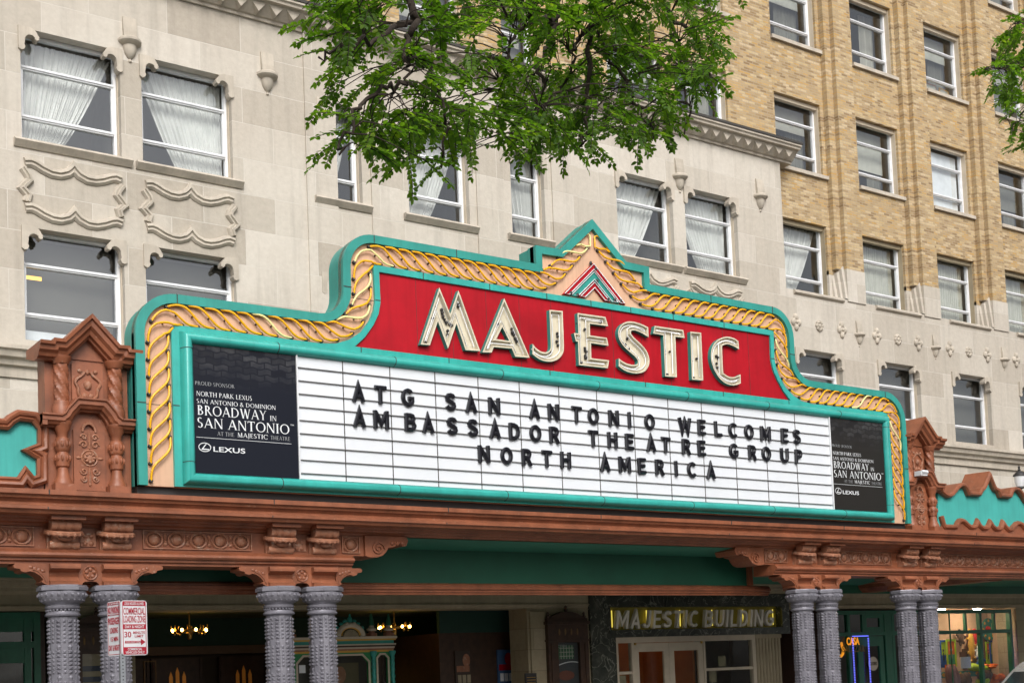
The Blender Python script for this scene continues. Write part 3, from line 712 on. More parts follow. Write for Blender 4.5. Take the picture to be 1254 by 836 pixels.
for px_ in PAIRS:
    for dx in (-.335, .335): console(px_ + dx)
    mb = MB(); mb.box(px_ - .10, px_ + .10, YC - .02, YC + .01, 3.50, 3.67)
    for a in range(4): mb.ball((px_ + .04 * (1 if a % 2 else -1), YC - .015, 3.585 + .045 * (1 if a > 1 else -1)), .036, .03, .036, 7, 4)
    mb.build('frieze_rosette', 'terrad', CAN, smooth=50)
    pts = [(-.15, 3.262), (.15, 3.262), (.15, 2.99), (.11, 2.99), (.10, 3.02), (.07, 3.04), (0, 3.045), (-.07, 3.04), (-.10, 3.02), (-.11, 2.99), (-.15, 2.99)]
    mb = MB(); mb.prism([(px_ + a, z) for a, z in pts], 16.82, 17.1)
    mb.tube([(px_ + .085 * cos(a * pi / 8), 16.815, 3.15 + .085 * sin(a * pi / 8)) for a in range(16)], .014, 5, True)
    for a in range(5): mb.ball((px_ + .05 * cos(a * 2 * pi / 5 + .3), 16.815, 3.15 + .05 * sin(a * 2 * pi / 5 + .3)), .026, .02, .026, 7, 4)
    mb.build('link_block', 'terra', CAN, smooth=40)
    corbel_arm(px_ - .525, -1, 16.80, 17.12); corbel_arm(px_ + .525, 1, 16.80, 17.12)
    # beam back to the wall
    mb = MB(); mb.prism([(px_ - .42, 3.60), (px_ - .42, 3.44), (px_ - .36, 3.42), (px_ - .33, 3.34), (px_ - .25, 3.31), (px_ - .22, 3.24), (px_ + .22, 3.24), (px_ + .25, 3.31), (px_ + .33, 3.34), (px_ + .36, 3.42), (px_ + .42, 3.44), (px_ + .42, 3.60)], 17.12, 17.74); mb.build('cross_beam', 'terra', CAN, smooth=0)
mb = MB(); px_ = C + 11.5; mb.prism([(px_ - .42, 3.60), (px_ - .42, 3.44), (px_ - .36, 3.42), (px_ - .33, 3.34), (px_ - .22, 3.24), (px_ + .22, 3.24), (px_ + .42, 3.44), (px_ + .42, 3.60)], 17.3, 20.8); mb.build('cross_beam', 'terra', CAN, smooth=0)
# green board hung behind the columns over the lobby and entrance
xg0, xg1 = PAIRS[0] + .2, P(914, 705, 17.75)[0]
zg0, zg1 = P(627, 728, 17.75)[1], P(627, 714.6, 17.75)[1]
mb = MB(); mb.box(xg0, xg1, 17.75, 17.79, zg1, 3.8); mb.build('green_board', 'greenboard', CAN, smooth=0)
mb = MB(); mb.extr([(17.82, zg0), (17.73, zg0), (17.725, zg0 + .03), (17.70, zg0 + .04), (17.70, zg0 + .07), (17.665, zg0 + .085), (17.66, zg0 + .12), (17.69, zg0 + .13), (17.69, zg1 - .03), (17.735, zg1), (17.82, zg1)], xg0, xg1 + .55); mb.box(xg1, xg1 + .10, 17.68, 17.79, zg1, 3.8); mb.build('board_moulding', 'terra', CAN, smooth=30)
# underside and lid
mb = MB(); mb.prism([(X0, 3.9), (X1, 3.9), (X1, 3.95), (X0, 3.95)], 17.3, 20.95); mb.build('canopy_deck', 'room', CAN, smooth=0)
mb = MB(); mb.add([(X0, 16.9, 3.735), (X1, 16.9, 3.735), (X1, 20.75, 3.41), (X0, 20.75, 3.41), (X0, 16.9, 3.76), (X1, 16.9, 3.76), (X1, 20.75, 3.43), (X0, 20.75, 3.43)], [(0, 1, 2, 3), (4, 7, 6, 5)]); mb.build('soffit', 'soffit', CAN, smooth=0)
mb = MB(); mb.extr([(20.98, 3.45), (20.70, 3.45), (20.70, 3.40), (20.74, 3.385), (20.75, 3.35), (20.80, 3.335), (20.82, 3.29), (20.86, 3.27), (20.87, 3.215), (20.98, 3.215)], X0, C + 9.0); mb.build('crown_moulding', 'oldcream', CAN, smooth=30)
mb = MB(); mb.extr([(20.98, 3.45), (20.80, 3.45), (20.80, 3.22), (20.98, 3.22)], C + 9.0, X1); mb.build('crown_moulding', 'green', CAN, smooth=0)

# ------------------------------------------------------------------ studded columns
def make_column():
    t = thing('column', '', 'column', (0, YC, 0))
    cx_, cy_ = 0, YC
    s = MB(); n = 16; R = .188
    s.lathe([(.24, 0), (.24, .12), (.21, .14), (.225, .2), (.195, .26), (.195, .28)], (cx_, cy_, 0), 'Z', 24)
    s.lathe([(R + .008, .28), (R - .006, 2.60)], (cx_, cy_, 0), 'Z', n)
    row = 0; z = .34
    while z < 2.56:
        lotus = row % 7 == 6
        for i in range(n):
            a = 2 * pi * (i + .5) / n; ca, sa = cos(a), sin(a); rr = R * cos(pi / n) + .004 - .003 * (z / 2.6)
            if i % 2 == 0 or not lotus:
                hw, hz, dp = (.030, .0225, .027) if not lotus else (.033, .052, .020)
                if not lotus and i % 2: hw, dp = .020, .015
                def q(u, zz, d): return (cx_ + (rr + d) * ca - u * sa, cy_ + (rr + d) * sa + u * ca, zz)
                if lotus: s.add([q(-hw, z + .02, 0), q(0, z - .055, 0), q(hw, z + .02, 0), q(0, z + .045, 0), q(0, z + .012, dp)], [(0, 1, 4), (1, 2, 4), (2, 3, 4), (3, 0, 4)])
                else: s.add([q(-hw, z - hz, 0), q(hw, z - hz, 0), q(hw, z + hz, 0), q(-hw, z + hz, 0), q(0, z, dp)], [(0, 1, 4), (1, 2, 4), (2, 3, 4), (3, 0, 4)])
            if lotus and i % 2: 
                pass
        z += .085 if lotus else .0505; row += 1
    s.build('shaft', 'lilac', t, smooth=20)
    c = MB()
    c.lathe([(.19, 2.59), (.215, 2.60), (.222, 2.615), (.205, 2.635), (.195, 2.66)], (cx_, cy_, 0), 'Z', 24)
    for i in range(26): c.ball((cx_ + .198 * cos(2 * pi * i / 26), cy_ + .198 * sin(2 * pi * i / 26), 2.672), .016, .016, .014, 6, 4)
    c.lathe([(.195, 2.68), (.215, 2.70), (.22, 2.72), (.20, 2.735), (.205, 2.75), (.25, 2.775), (.285, 2.82), (.297, 2.86), (.295, 2.90), (.28, 2.915)], (cx_, cy_, 0), 'Z', 28)
    c.lathe([(.285, 2.915), (.318, 2.922), (.318, 2.965), (.305, 2.975), (.30, 2.988), (.0, 2.988)], (cx_, cy_, 0), 'Z', 8, radians(22.5), radians(382.5))
    for i in range(22):
        a = 2 * pi * i / 22
        c.ball((cx_ + .288 * cos(a), cy_ + .288 * sin(a), 2.865), .026, .026, .026, 6, 4); c.ball((cx_ + .262 * cos(a + .14), cy_ + .262 * sin(a + .14), 2.80), .018, .018, .018, 6, 4)
    c.build('capital', 'lilac', t, smooth=30)
    return t
col0 = make_column(); first = True
names = ['leftmost', 'second from left', 'third from left', 'fourth from left', 'fourth from right', 'third from right', 'second from right', 'rightmost']
where = ['outer', 'inner', 'outer', 'inner']
k = 0
for px_ in PAIRS:
    for dx in (-.335, .335):
        o = col0 if first else copy_tree(col0); first = False
        o.location = (px_ + dx, YC, 0)
        o['label'] = ['grey lilac studded column at the far left, in front of the green shop doors', 'grey lilac studded column standing just behind the loading zone sign', 'grey lilac studded column left of the painted ticket booth', 'grey lilac studded column in front of the painted ticket booth', 'grey lilac studded column beside the fluted panel of the lit building entrance', 'grey lilac studded column just left of the blue light framed shop door', 'grey lilac studded column just right of the green shop door', 'grey lilac studded column beside the bright shop window, rightmost of the eight'][k]
        o['group'] = 'studded columns under the canopy'; k += 1
for ch in col0.children: pass

# ------------------------------------------------------------------ terracotta aedicules
def aedicule(xc, label):
    Y0 = 16.62; t = thing('aedicule', label, 'ornamental tower', (xc, Y0, 4.14), 'terracotta towers beside the marquee')
    b = MB(); b.box(xc - .55, xc + .55, Y0 + .14, Y0 + .50, 4.142, 5.14); b.box(xc - .53, xc + .53, Y0 + .16, Y0 + .48, 5.14, 5.92)
    b.box(xc - .20, xc + .20, Y0 + .10, Y0 + .15, 4.20, 4.98); b.box(xc - .20, xc + .20, Y0 + .12, Y0 + .17, 5.27, 5.84); b.prism([(xc - .22, 5.9), (xc + .22, 5.9), (xc, 6.36)], Y0 + .14, Y0 + .5)
    b.build('tower_body', 'terra', t, smooth=0)
    # carved panels
    r = MB()
    for z, s in ((4.45, 1), (4.86, 1)):
        continue
    y = Y0 + .10
    r.ball((xc, y, 4.62), .085, .04, .085, 12, 6); r.tube([(xc + .10 * cos(a * pi / 8), y, 4.62 + .10 * sin(a * pi / 8)) for a in range(16)], .016, 5, True)
    for a in range(8): r.ball((xc + .055 * cos(a * pi / 4), y - .03, 4.62 + .055 * sin(a * pi / 4)), .022, .02, .022, 6, 4)
    for sx in (-1, 1):
        r.ball((xc + sx * .14, y, 4.62), .04, .02, .02, 8, 4)
        for sz in (-1, 1):
            for rr, dz, dx in ((.05, .17, .075), (.042, .27, .07)):
                r.tube([(xc + sx * (dx + rr * (1 - q / 16) * cos(q * .6)), y - .01, 4.62 + sz * (dz + rr * (1 - q / 16) * sin(q * .6))) for q in range(14)], .012, 5)
    r.tube([(xc, y - .008, 4.74), (xc, y - .008, 4.95)], .012, 5); r.tube([(xc, y - .008, 4.30), (xc, y - .008, 4.50)], .012, 5); r.ball((xc, y, 4.28), .02, .02, .03, 6, 4)
    r.tube([(xc + .085 * cos(a * pi / 10), y, 4.96 + .11 * sin(a * pi / 10)) for a in range(11)], .02, 6)
    y = Y0 + .12; z0 = 5.57
    r.ball((xc, y, z0), .055, .05, .065, 10, 6)
    for sx in (-1, 1):
        r.tube([(xc + sx * (.05 + .10 * sin(q * pi / 12) + .02 * sin(q)), y - .01, z0 - .19 + .36 * q / 12) for q in range(13)], .022, 6)
        r.tube([(xc + sx * (.15 + .045 * (1 - q / 16) * cos(q * .6 + 2)), y - .01, z0 - .21 + .045 * (1 - q / 16) * sin(q * .6 + 2)) for q in range(14)], .014, 5)
        r.ball((xc + sx * .10, y, z0 + .18), .035, .03, .03, 7, 4); r.ball((xc + sx * .04, y, z0 - .14), .04, .03, .04, 7, 4)
    r.ball((xc, y, z0 + .17), .03, .03, .04, 7, 4)
    r.build('carving', 'terrad', t, smooth=60, split=True)
    # mid cornice and gabled top cornice
    cp = [(0, Y0 + .2), (0, Y0 + .06), (.02, Y0 + .05), (.03, Y0 - .01), (.055, Y0 - .03), (.075, Y0 - .06), (.12, Y0 - .06), (.135, Y0 - .09), (.155, Y0 - .09), (.165, Y0 + .2)]
    m_ = MB(); m_.sweep([(xc - .62, 4.98), (xc - .29, 4.98), (xc - .27, 5.03), (xc - .23, 5.06), (xc - .19, 5.13), (xc - .12, 5.21), (xc + .12, 5.21), (xc + .19, 5.13), (xc + .23, 5.06), (xc + .27, 5.03), (xc + .29, 4.98), (xc + .62, 4.98)], cp)
    for sx in (-1, 1): m_.box(*sorted((xc + sx * .56, xc + sx * .62)), Y0 - .05, Y0 + .50, 4.99, 5.13)
    m_.build('middle_cornice', 'terra', t, smooth=0)
    cp2 = [(0, Y0 + .2), (0, Y0 + .05), (.02, Y0 + .04), (.03, Y0 - .02), (.07, Y0 - .04), (.10, Y0 - .09), (.15, Y0 - .10), (.16, Y0 - .14), (.20, Y0 - .15), (.205, Y0 + .55), (.1, Y0 + .55)]
    m_ = MB(); m_.sweep([(xc - .65, 5.84), (xc - .36, 5.84), (xc - .345, 5.88), (xc - .27, 5.88), (xc, 6.16), (xc + .27, 5.88), (xc + .345, 5.88), (xc + .36, 5.84), (xc + .65, 5.84)], cp2)
    m_.build('gable_cornice', 'terra', t, smooth=0)
    for sx in (-1, 1):
        x = xc + sx * .345
        # lower baluster on its pedestal
        q = MB(); q.box(x - .13, x + .13, Y0 - .04, Y0 + .2, 4.142, 4.26)
        q.lathe([(.12, 4.26), (.115, 4.30), (.09, 4.34), (.07, 4.42), (.065, 4.47), (.085, 4.49), (.085, 4.51), (.09, 4.54), (.092, 4.62), (.075, 4.65), (.068, 4.67), (.085, 4.69), (.09, 4.72), (.092, 4.80), (.088, 4.83), (.065, 4.86), (.07, 4.92), (.10, 4.97), (.105, 5.01), (.12, 5.03), (.12, 5.065)], (x, Y0 + .08, 0), 'Z', 18)
        for z in (4.56, 4.74):
            for a in range(10): q.ball((x + .09 * cos(a * pi / 5), Y0 + .08 + .09 * sin(a * pi / 5), z + .03), .022, .022, .045, 6, 4)
        q.build('baluster', 'terra', t, smooth=40)
        q = MB(); q.lathe([(.115, 5.14), (.12, 5.25), (.10, 5.28), (.105, 5.30), (.088, 5.33)], (x, Y0 + .08, 0), 'Z', 18)
        vs = []; fs = []; nn, nh = 20, 30
        for j in range(nh + 1):
            z = 5.33 + .47 * j / nh
            for i in range(nn):
                a = 2 * pi * i / nn; rr = .082 + .014 * cos(5 * (a + j / nh * 3.6 * (1 if sx < 0 else 1)))
                vs.append((x + rr * cos(a), Y0 + .08 + rr * sin(a), z))
        for j in range(nh):
            for i in range(nn): fs.append((j * nn + i, j * nn + (i + 1) % nn, (j + 1) * nn + (i + 1) % nn, (j + 1) * nn + i))
        q.add(vs, fs); q.lathe([(.088, 5.80), (.10, 5.81), (.10, 5.83), (.125, 5.86), (.13, 5.90)], (x, Y0 + .08, 0), 'Z', 18)
        q.build('twisted_column', 'terra', t, smooth=60)
    return t
aedicule(5.12, 'terracotta tower with twisted columns and pointed gable left of the marquee')
aedicule(21.74, 'terracotta tower with twisted columns and pointed gable right of the marquee')
fl = MB(); fl.box(21.40, 21.60, 16.40, 16.56, 5.235, 5.33); fl.extr([(16.40, 5.25), (16.36, 5.30), (16.38, 5.34), (16.42, 5.325)], 21.41, 21.59)
tag(fl.build('floodlight', 'white', smooth=0), 'small white floodlight resting on the ledge of the right terracotta tower', 'floodlight')

# ------------------------------------------------------------------ parapets
YP = 16.75
PARL = thing('parapet', 'turquoise parapet panel in a jagged terracotta frame at the far left of the canopy', 'parapet', (2.5, YP, 4.14), 'turquoise parapets on the canopy')
q = lambda x, y: P(x, y, YP)
inner = [q(-60, 520), q(10, 524), q(17, 517), q(24, 513), q(40, 515), q(48, 525), q(48, 544), q(30, 551), q(47, 561), q(47, 583), q(41, 585), q(31, 573), q(22, 586), q(-60, 580)]
inner[0] = (X0 + .3, inner[1][1]); inner[-1] = (X0 + .3, inner[-2][1])
mb = MB(); mb.box(X0, 4.52, YP + .05, YP + .25, 4.142, 5.06); mb.build('panel', 'tealpanel', PARL, smooth=0)
mb = MB(); mb.sweep(inner, [(-.02, YP + .06), (-.02, YP - .02), (.01, YP - .05), (.03, YP - .03), (.05, YP - .06), (.08, YP - .07), (.11, YP - .04), (.12, YP + .06)] if area(inner) < 0 else [(.02, YP + .06), (.02, YP - .02), (-.01, YP - .05), (-.03, YP - .03), (-.05, YP - .06), (-.08, YP - .07), (-.11, YP - .04), (-.12, YP + .06)], True); mb.build('frame_moulding', 'terra', PARL, smooth=30)
outer = [(X0, 4.142), (4.55, 4.142)] + [q(56, 525), q(49, 512), q(45, 509), q(19, 506), q(12, 512), q(6, 518), (3.2, q(0, 517)[1]), (X0, q(0, 517)[1])]
hole = inner
mb = MB(); mb.prism([outer, hole], YP + .02, YP + .3); mb.build('frame_wall', 'terra', PARL, smooth=0)

PARR = thing('parapet', 'turquoise parapet wall with wavy terracotta coping and gabled middle right of the marquee', 'parapet', (24.5, YP, 4.14), 'turquoise parapets on the canopy')
z7 = lambda a, b_: P(1130 + a / 7.597, 570 + b_ / 7.597, YP)
top = [z7(150, 235), z7(180, 262), z7(215, 285), z7(250, 278), z7(280, 245), z7(310, 205), z7(330, 190), z7(350, 185), z7(370, 192), z7(388, 212), z7(408, 266), z7(512, 270), z7(528, 232), z7(545, 222), z7(556, 205), z7(600, 98), z7(640, 200), z7(655, 222), z7(680, 232), z7(702, 282), z7(795, 290), z7(808, 245), z7(825, 226), z7(845, 222), z7(870, 230), z7(895, 258), z7(920, 300), z7(942, 332)]
ax = z7(600, 98)[0]
# mirror the run about the gable so that it carries on beyond the picture
endx = top[-1][0]; ztop0 = top[0][1]
top = [(x, z) for x, z in top] + [(endx + .35, top[-1][1] + .12), (endx + .9, top[-1][1] + .12), (X1, top[-1][1] + .12)]
wall = top + [(X1, 4.142), (top[0][0] - .1, 4.142)]
mb = MB(); mb.prism(wall, YP + .02, YP + .10); mb.build('panel', 'tealpanel', PARR, smooth=0)
cop = [(-.035, YP + .1), (-.035, YP - .06), (-.01, YP - .10), (.03, YP - .10), (.055, YP - .06), (.065, YP + .55), (.02, YP + .55)]
mb = MB(); mb.sweep(top, cop); mb.build('coping', 'terra', PARR, smooth=30)
low = [z7(165, 470), z7(185, 545), z7(198, 565), z7(300, 568), z7(318, 530), z7(335, 512), z7(352, 508), z7(375, 515), z7(400, 540), z7(430, 566), z7(460, 572), z7(485, 560), z7(500, 520), z7(520, 555), z7(550, 580), z7(580, 580), z7(602, 565), z7(618, 525), z7(640, 560), z7(668, 585), z7(700, 588), z7(722, 575), z7(736, 530), z7(760, 565), z7(788, 595), z7(815, 592), z7(840, 565), z7(862, 540), z7(885, 533), z7(910, 542), z7(935, 575), z7(960, 600)]
low += [(low[-1][0] + .3, low[-1][1]), (X1, low[-1][1])]
mb = MB(); mb.sweep(low, [(-.05, YP + .03), (-.05, YP - .03), (-.02, YP - .07), (.02, YP - .07), (.045, YP - .03), (.05, YP + .03)]); mb.prism(low + [(X1, 4.143), (low[0][0], 4.143)], YP - .01, YP + .025); mb.build('lower_moulding', 'terra', PARR, smooth=30)
# ------------------------------------------------------------------ marquee sign
YM = 16.5
SG = thing('marquee_sign', 'large theatre marquee with red name panel, yellow neon rope border and white reader board', 'marquee', (C, YM, 4.14))
def both(right):            # right half (u, z) from the foot to the top -> closed outline over both halves
    return [(C + u, z) for u, z in right] + [(C - u, z) for u, z in reversed(right) if u > 1e-6]
ZB = 4.275
outerR = [(7.725, ZB)] + arc(7.155, 6.28, .57, 0, 90, 10) + [(5.06, 6.86)] + [(x, z) for x, z in arc(5.06, 7.26, .40, 270, 180, 8)] + [(4.655, 7.62)] + arc(4.135, 7.62, .52, 0, 90, 10) + [(1.19, 8.145), (1.19, 8.45), (.69, 8.46), (0, 9.075)]
outerR = dedupe(outerR); OUT = both(outerR)
bandi = inset(OUT, .122)
# keep the foot of the band open at the bottom
bi = [(x, ZB if z < ZB + .2 and abs(abs(x - C) - 7.6) < .05 else z) for x, z in bandi]
def strip(outp, inp, y0, y1, name, mat, smooth=30):
    """front band between two outlines that share the bottom line, pushed back"""
    n = len(outp); vs = []; fs = []
    for (x, z), (a, b_) in zip(outp, inp): vs += [(x, y0, z), (a, y0, b_), (a, y1, b_), (x, y1, z)]
    for i in range(n - 1):
        o, p = 4 * i, 4 * i + 4
        for k in range(4): fs.append((o + k, o + (k + 1) % 4, p + (k + 1) % 4, p + k))
    fs += [(0, 1, 2, 3), tuple(4 * (n - 1) + k for k in range(4))]
    return MB().add(vs, fs).build(name, mat, SG, smooth=smooth)
strip(OUT, bi, YM - .02, YM + .20, 'outer_band', 'teal')
mb = MB(); mb.prism(OUT, YM + .045, YM + .14); mb.build('back_panel', 'tan', SG, smooth=0)
inn = inset(OUT, .012)
mb = MB(); mb.prism([(x, max(z, ZB)) for x, z in inn], YM + .21, YM + .46); mb.build('sign_box', 'teal', SG, smooth=30)
mb = MB(); mb.box(C - 7.70, C + 7.70, YM + .12, YM + .44, 4.142, ZB); mb.build('shaded_sign_base', 'dark', SG, smooth=0)  # support box, coloured dark to stand for the shadowed gap under the sign
# inner frame plate with the red and the reader openings
innerR = [(7.235, ZB + .002), (7.235, 6.36), (7.22, 6.41), (7.17, 6.44), (5.05, 6.43), (4.80, 6.455), (4.58, 6.54), (4.38, 6.68), (4.235, 6.87), (4.165, 7.02), (4.135, 7.17), (4.15, 7.70), (0, 7.70)]
redR = [(4.50, 6.445), (4.33, 6.60), (4.18, 6.80), (4.09, 6.97), (4.05, 7.15), (4.055, 7.605), (0, 7.605)]
INN = both(innerR[:-1]); RED = both(redR[:-1])
HW, RZ0, RZ1 = 6.98, 4.455, 6.20
READ = [(C + HW, RZ0), (C + HW, RZ1), (C - HW, RZ1), (C - HW, RZ0)]
mb = MB(); mb.prism([INN, RED, READ], YM - .005, YM + .12); mb.build('inner_frame', 'teal_lit', SG, smooth=30)
mb = MB(); mb.prism(inset(RED, -.03), YM + .03, YM + .043); mb.build('red_panel', 'red', SG, smooth=0)
# half-round tube frame about the reader board
fr = [(C + HW, RZ0), (C + HW, RZ1), (C - HW, RZ1), (C - HW, RZ0)]
tp = [(.005, YM - .07)] + [(-.072 + .077 * cos(radians(a)), YM - .03 - .115 * sin(radians(a))) for a in range(15, 166, 15)] + [(-.15, YM - .0), (.005, YM)]
mb = MB(); mb.sweep(fr, tp if area(fr) > 0 else [(-a, b_) for a, b_ in tp], True); mb.build('reader_frame', 'teal_lit', SG, smooth=40)
# joints in the enamel
mb = MB()
def seam_v(x, z0, z1, y, w=.012): mb.box(x - w / 2, x + w / 2, y - .004, y + .004, z0, z1)
for u in (-7.15, -4.13, 4.13, 7.15): z = 6.85 if abs(u) > 5 else 8.14; seam_v(C + u, z - .12, z, YM - .022)
for u in (-2.7, 2.6): seam_v(C + u, 8.025, 8.143, YM - .022)
for sx in (-1, 1):
    for z, ua, ub in ((5.35, 7.605, 7.723), (7.30, 4.53, 4.66)): mb.box(*sorted((C + sx * ua, C + sx * ub)), YM - .026, YM - .018, z, z + .012)
    for z, ua, ub in ((5.35, 7.15, 7.235), (7.17, 4.05, 4.135)): mb.box(*sorted((C + sx * ua, C + sx * ub)), YM - .010, YM - .001, z, z + .012)
    mb.box(*sorted((C + sx * 7.235, C + sx * 7.605)), YM + .042, YM + .048, 5.35, 5.358)
    mb.box(*sorted((C + sx * 4.135, C + sx * 4.53)), YM + .042, YM + .048, 7.17, 7.178)
for u in (-3.3, -2.1, -1.0, -.1, .75, 1.7, 2.9): seam_v(C + u, 7.607, 7.698, YM - .007)
for u in (-4.4, -2.9, -1.0, 1.0, 2.8, 4.45): seam_v(C + u, 6.37, 6.446, YM - .007)
for u in (-5.2, -3.6, -1.9, .1, 1.9, 3.5, 5.4):
    seam_v(C + u, 8.0 if abs(u) < 4 else 6.45, 8.02 if abs(u) < 4 else 6.72, YM + .044, .006)
for i in range(1, 13): seam_v(C - 4.05 + i * .63, 6.45, 7.6, YM + .030, .004)
mb.build('panel_joint', 'seam', SG, smooth=0, split=True)
mb = MB()
for u in (-5.75, -3.9, -2.0, -.1, 1.85, 3.8, 5.7):
    for z, s in ((4.383, 1), (6.272, 1)):
        pts = [(C + u, YM - .03 - .116 * sin(radians(a)), z + .078 * cos(radians(a))) for a in range(0, 181, 15)]
        mb.tube(pts, .006, 4)
for sx in (-1, 1):
    for z in (4.60, 6.12):
        pts = [(C + sx * (HW + .072 + .078 * cos(radians(a))), YM - .03 - .116 * sin(radians(a)), z) for a in range(0, 181, 15)]
        mb.tube(pts, .005, 4)
mb.build('frame_joint', 'seam', SG, smooth=0, split=True)
# reader board
YR = YM - .06
LP0, LP1 = C - HW, C - 5.47; RP0, RP1 = C + 5.45, C + HW
mb = MB(); mb.box(LP1 + .02, RP0 - .02, YR + .02, YR + .05, RZ0 - .01, RZ1 + .01); mb.build('reader_board', 'reader', SG, smooth=0)
rails = [4.545 + .1862 * i for i in range(9)]
for z in rails:
    mb = MB(); mb.box(LP1 + .025, RP0 - .025, YR - .004, YR + .03, z - .005, z + .005); mb.build('letter_rail', 'rail', SG, smooth=0)
mb = MB(); x = LP1 + .02 + .72
while x < RP0 - .2: mb.box(x - .006, x + .006, YR + .013, YR + .03, RZ0, RZ1); x += .772
mb.build('board_seam', 'seam', SG, smooth=0, split=True)
mb = MB()
for x in (LP1, RP0 - .02): mb.box(x, x + .02, YR - .02, YR + .05, RZ0, RZ1)
mb.build('board_divider', 'white', SG, smooth=0, split=True)
# ---- neon rope
ropeR = dedupe([(7.415, ZB + .06), (7.415, 6.22)] + arc(7.10, 6.22, .315, 15, 80, 6, .36) + [(7.05, 6.585), (5.08, 6.60)] + arc(5.08, 7.22, .735, 262, 188, 8, .62) + [(4.335, 7.30), (4.335, 7.58)] + arc(4.08, 7.58, .255, 20, 85, 4, .27) + [(4.0, 7.865), (1.32, 7.87), (1.06, 7.91), (.82, 8.04), (.20, 8.68)])
dl = resample(ropeR, .1); TOT = dl[-1]; PIT = .229; hwid = .135; span = PIT * 2.6
NT = int((TOT - span) / PIT) + 1
random.seed(11); n_t = 0
for sx in (-1, 1):
    for k in range(NT + 1):
        s0 = k * PIT; pts = []
        if s0 + span > TOT + .05: continue
        for i in range(17):
            t = i / 16; p, d = along(ropeR, dl, s0 + span * t)
            lat = -sin(pi / 2 * cos(pi * t))
            nn = Vector((d.y, -d.x))          # points outwards (right) when going up
            # starts at the outer edge, ends at the inner edge
            q = p + nn * (-lat * hwid)
            pts.append((C + sx * q.x, YM + .010 - .03 * sin(pi * t), q.y))
        mb = MB(); mb.tube(pts, .0168, 6)
        mt = 'pale' if random.random() < .08 or (sx < 0 and k == NT - 1) else 'yellow'
        o = mb.build('neon_tube', mt, SG, smooth=80)
        for i in (0, 16): x, y, z = pts[i]; e = MB(); e.lathe([(.026, YM + .045), (.030, YM + .03), (.024, YM + .0), (.014, YM - .005)], (x, 0, z), 'Y', 8); e.build('electrode', 'dark', o, smooth=0)
        x, y, z = pts[8]; e = MB(); e.lathe([(.013, YM + .045), (.013, YM - .01)], (x, 0, z), 'Y', 6)
        e.build('tube_support', 'dark', o, smooth=0)
    # cap loop at the peak and closing bar at the foot
    mb = MB(); lp = [(.05, 8.62), (.05, 8.80)] + [(.10, 8.815), (.16, 8.80), (.24, 8.74), (.30, 8.66), (.36, 8.58)]
    mb.tube([(C + sx * u, YM + .005, z) for u, z in lp], .0155, 6)
    mb.tube([(C + sx * u, YM + .005, z) for u, z in ((.05, 8.62), (.14, 8.60), (.25, 8.62), (.34, 8.585))], .0155, 6); mb.build('neon_tube', 'pale' if sx < 0 else 'yellow', SG, smooth=80)
# ---- chevrons
def chev(za, w, th, zf_, y, mat, name):
    """upside-down V with apex za, foot half-width w, leg thickness th (vertical), foot at zf_"""
    sl_ = (za - zf_) / w; pts = [(C, za), (C + w, zf_), (C + w - th / sl_ * .98, zf_), (C, za - th * 1.0), (C - w + th / sl_ * .98, zf_), (C - w, zf_)]
    mb = MB(); mb.prism(pts, y, YM + .044); mb.build(name, mat, SG, smooth=0); return pts
p1 = chev(8.345, .66, .125, 7.735, YM + .01, 'red', 'chevron')
p2 = chev(8.21, .52, .16, 7.735, YM + .015, 'teal', 'chevron')
p3 = chev(8.035, .335, .12, 7.735, YM + .01, 'red', 'chevron')
for pts in (p1, p2, p3):
    mb = MB(); ii = inset(pts, .012)
    mb.tube([(x, YM - .005, z) for x, z in ii], .008, 5, True); mb.build('chevron_tube', 'whitetube', SG, smooth=80)
mb = MB()
for x, z in ((C + .04, 8.25), (C + .06, 8.05), (C - .06, 8.33), (C + .55, 7.78), (C + .42, 7.78), (C + .28, 7.78), (C - .36, 7.76), (C - .5, 7.77)): mb.ball((x, YM - .0, z), .03, .02, .035, 7, 5)
mb.build('electrode', 'dark', SG, smooth=60, split=True)
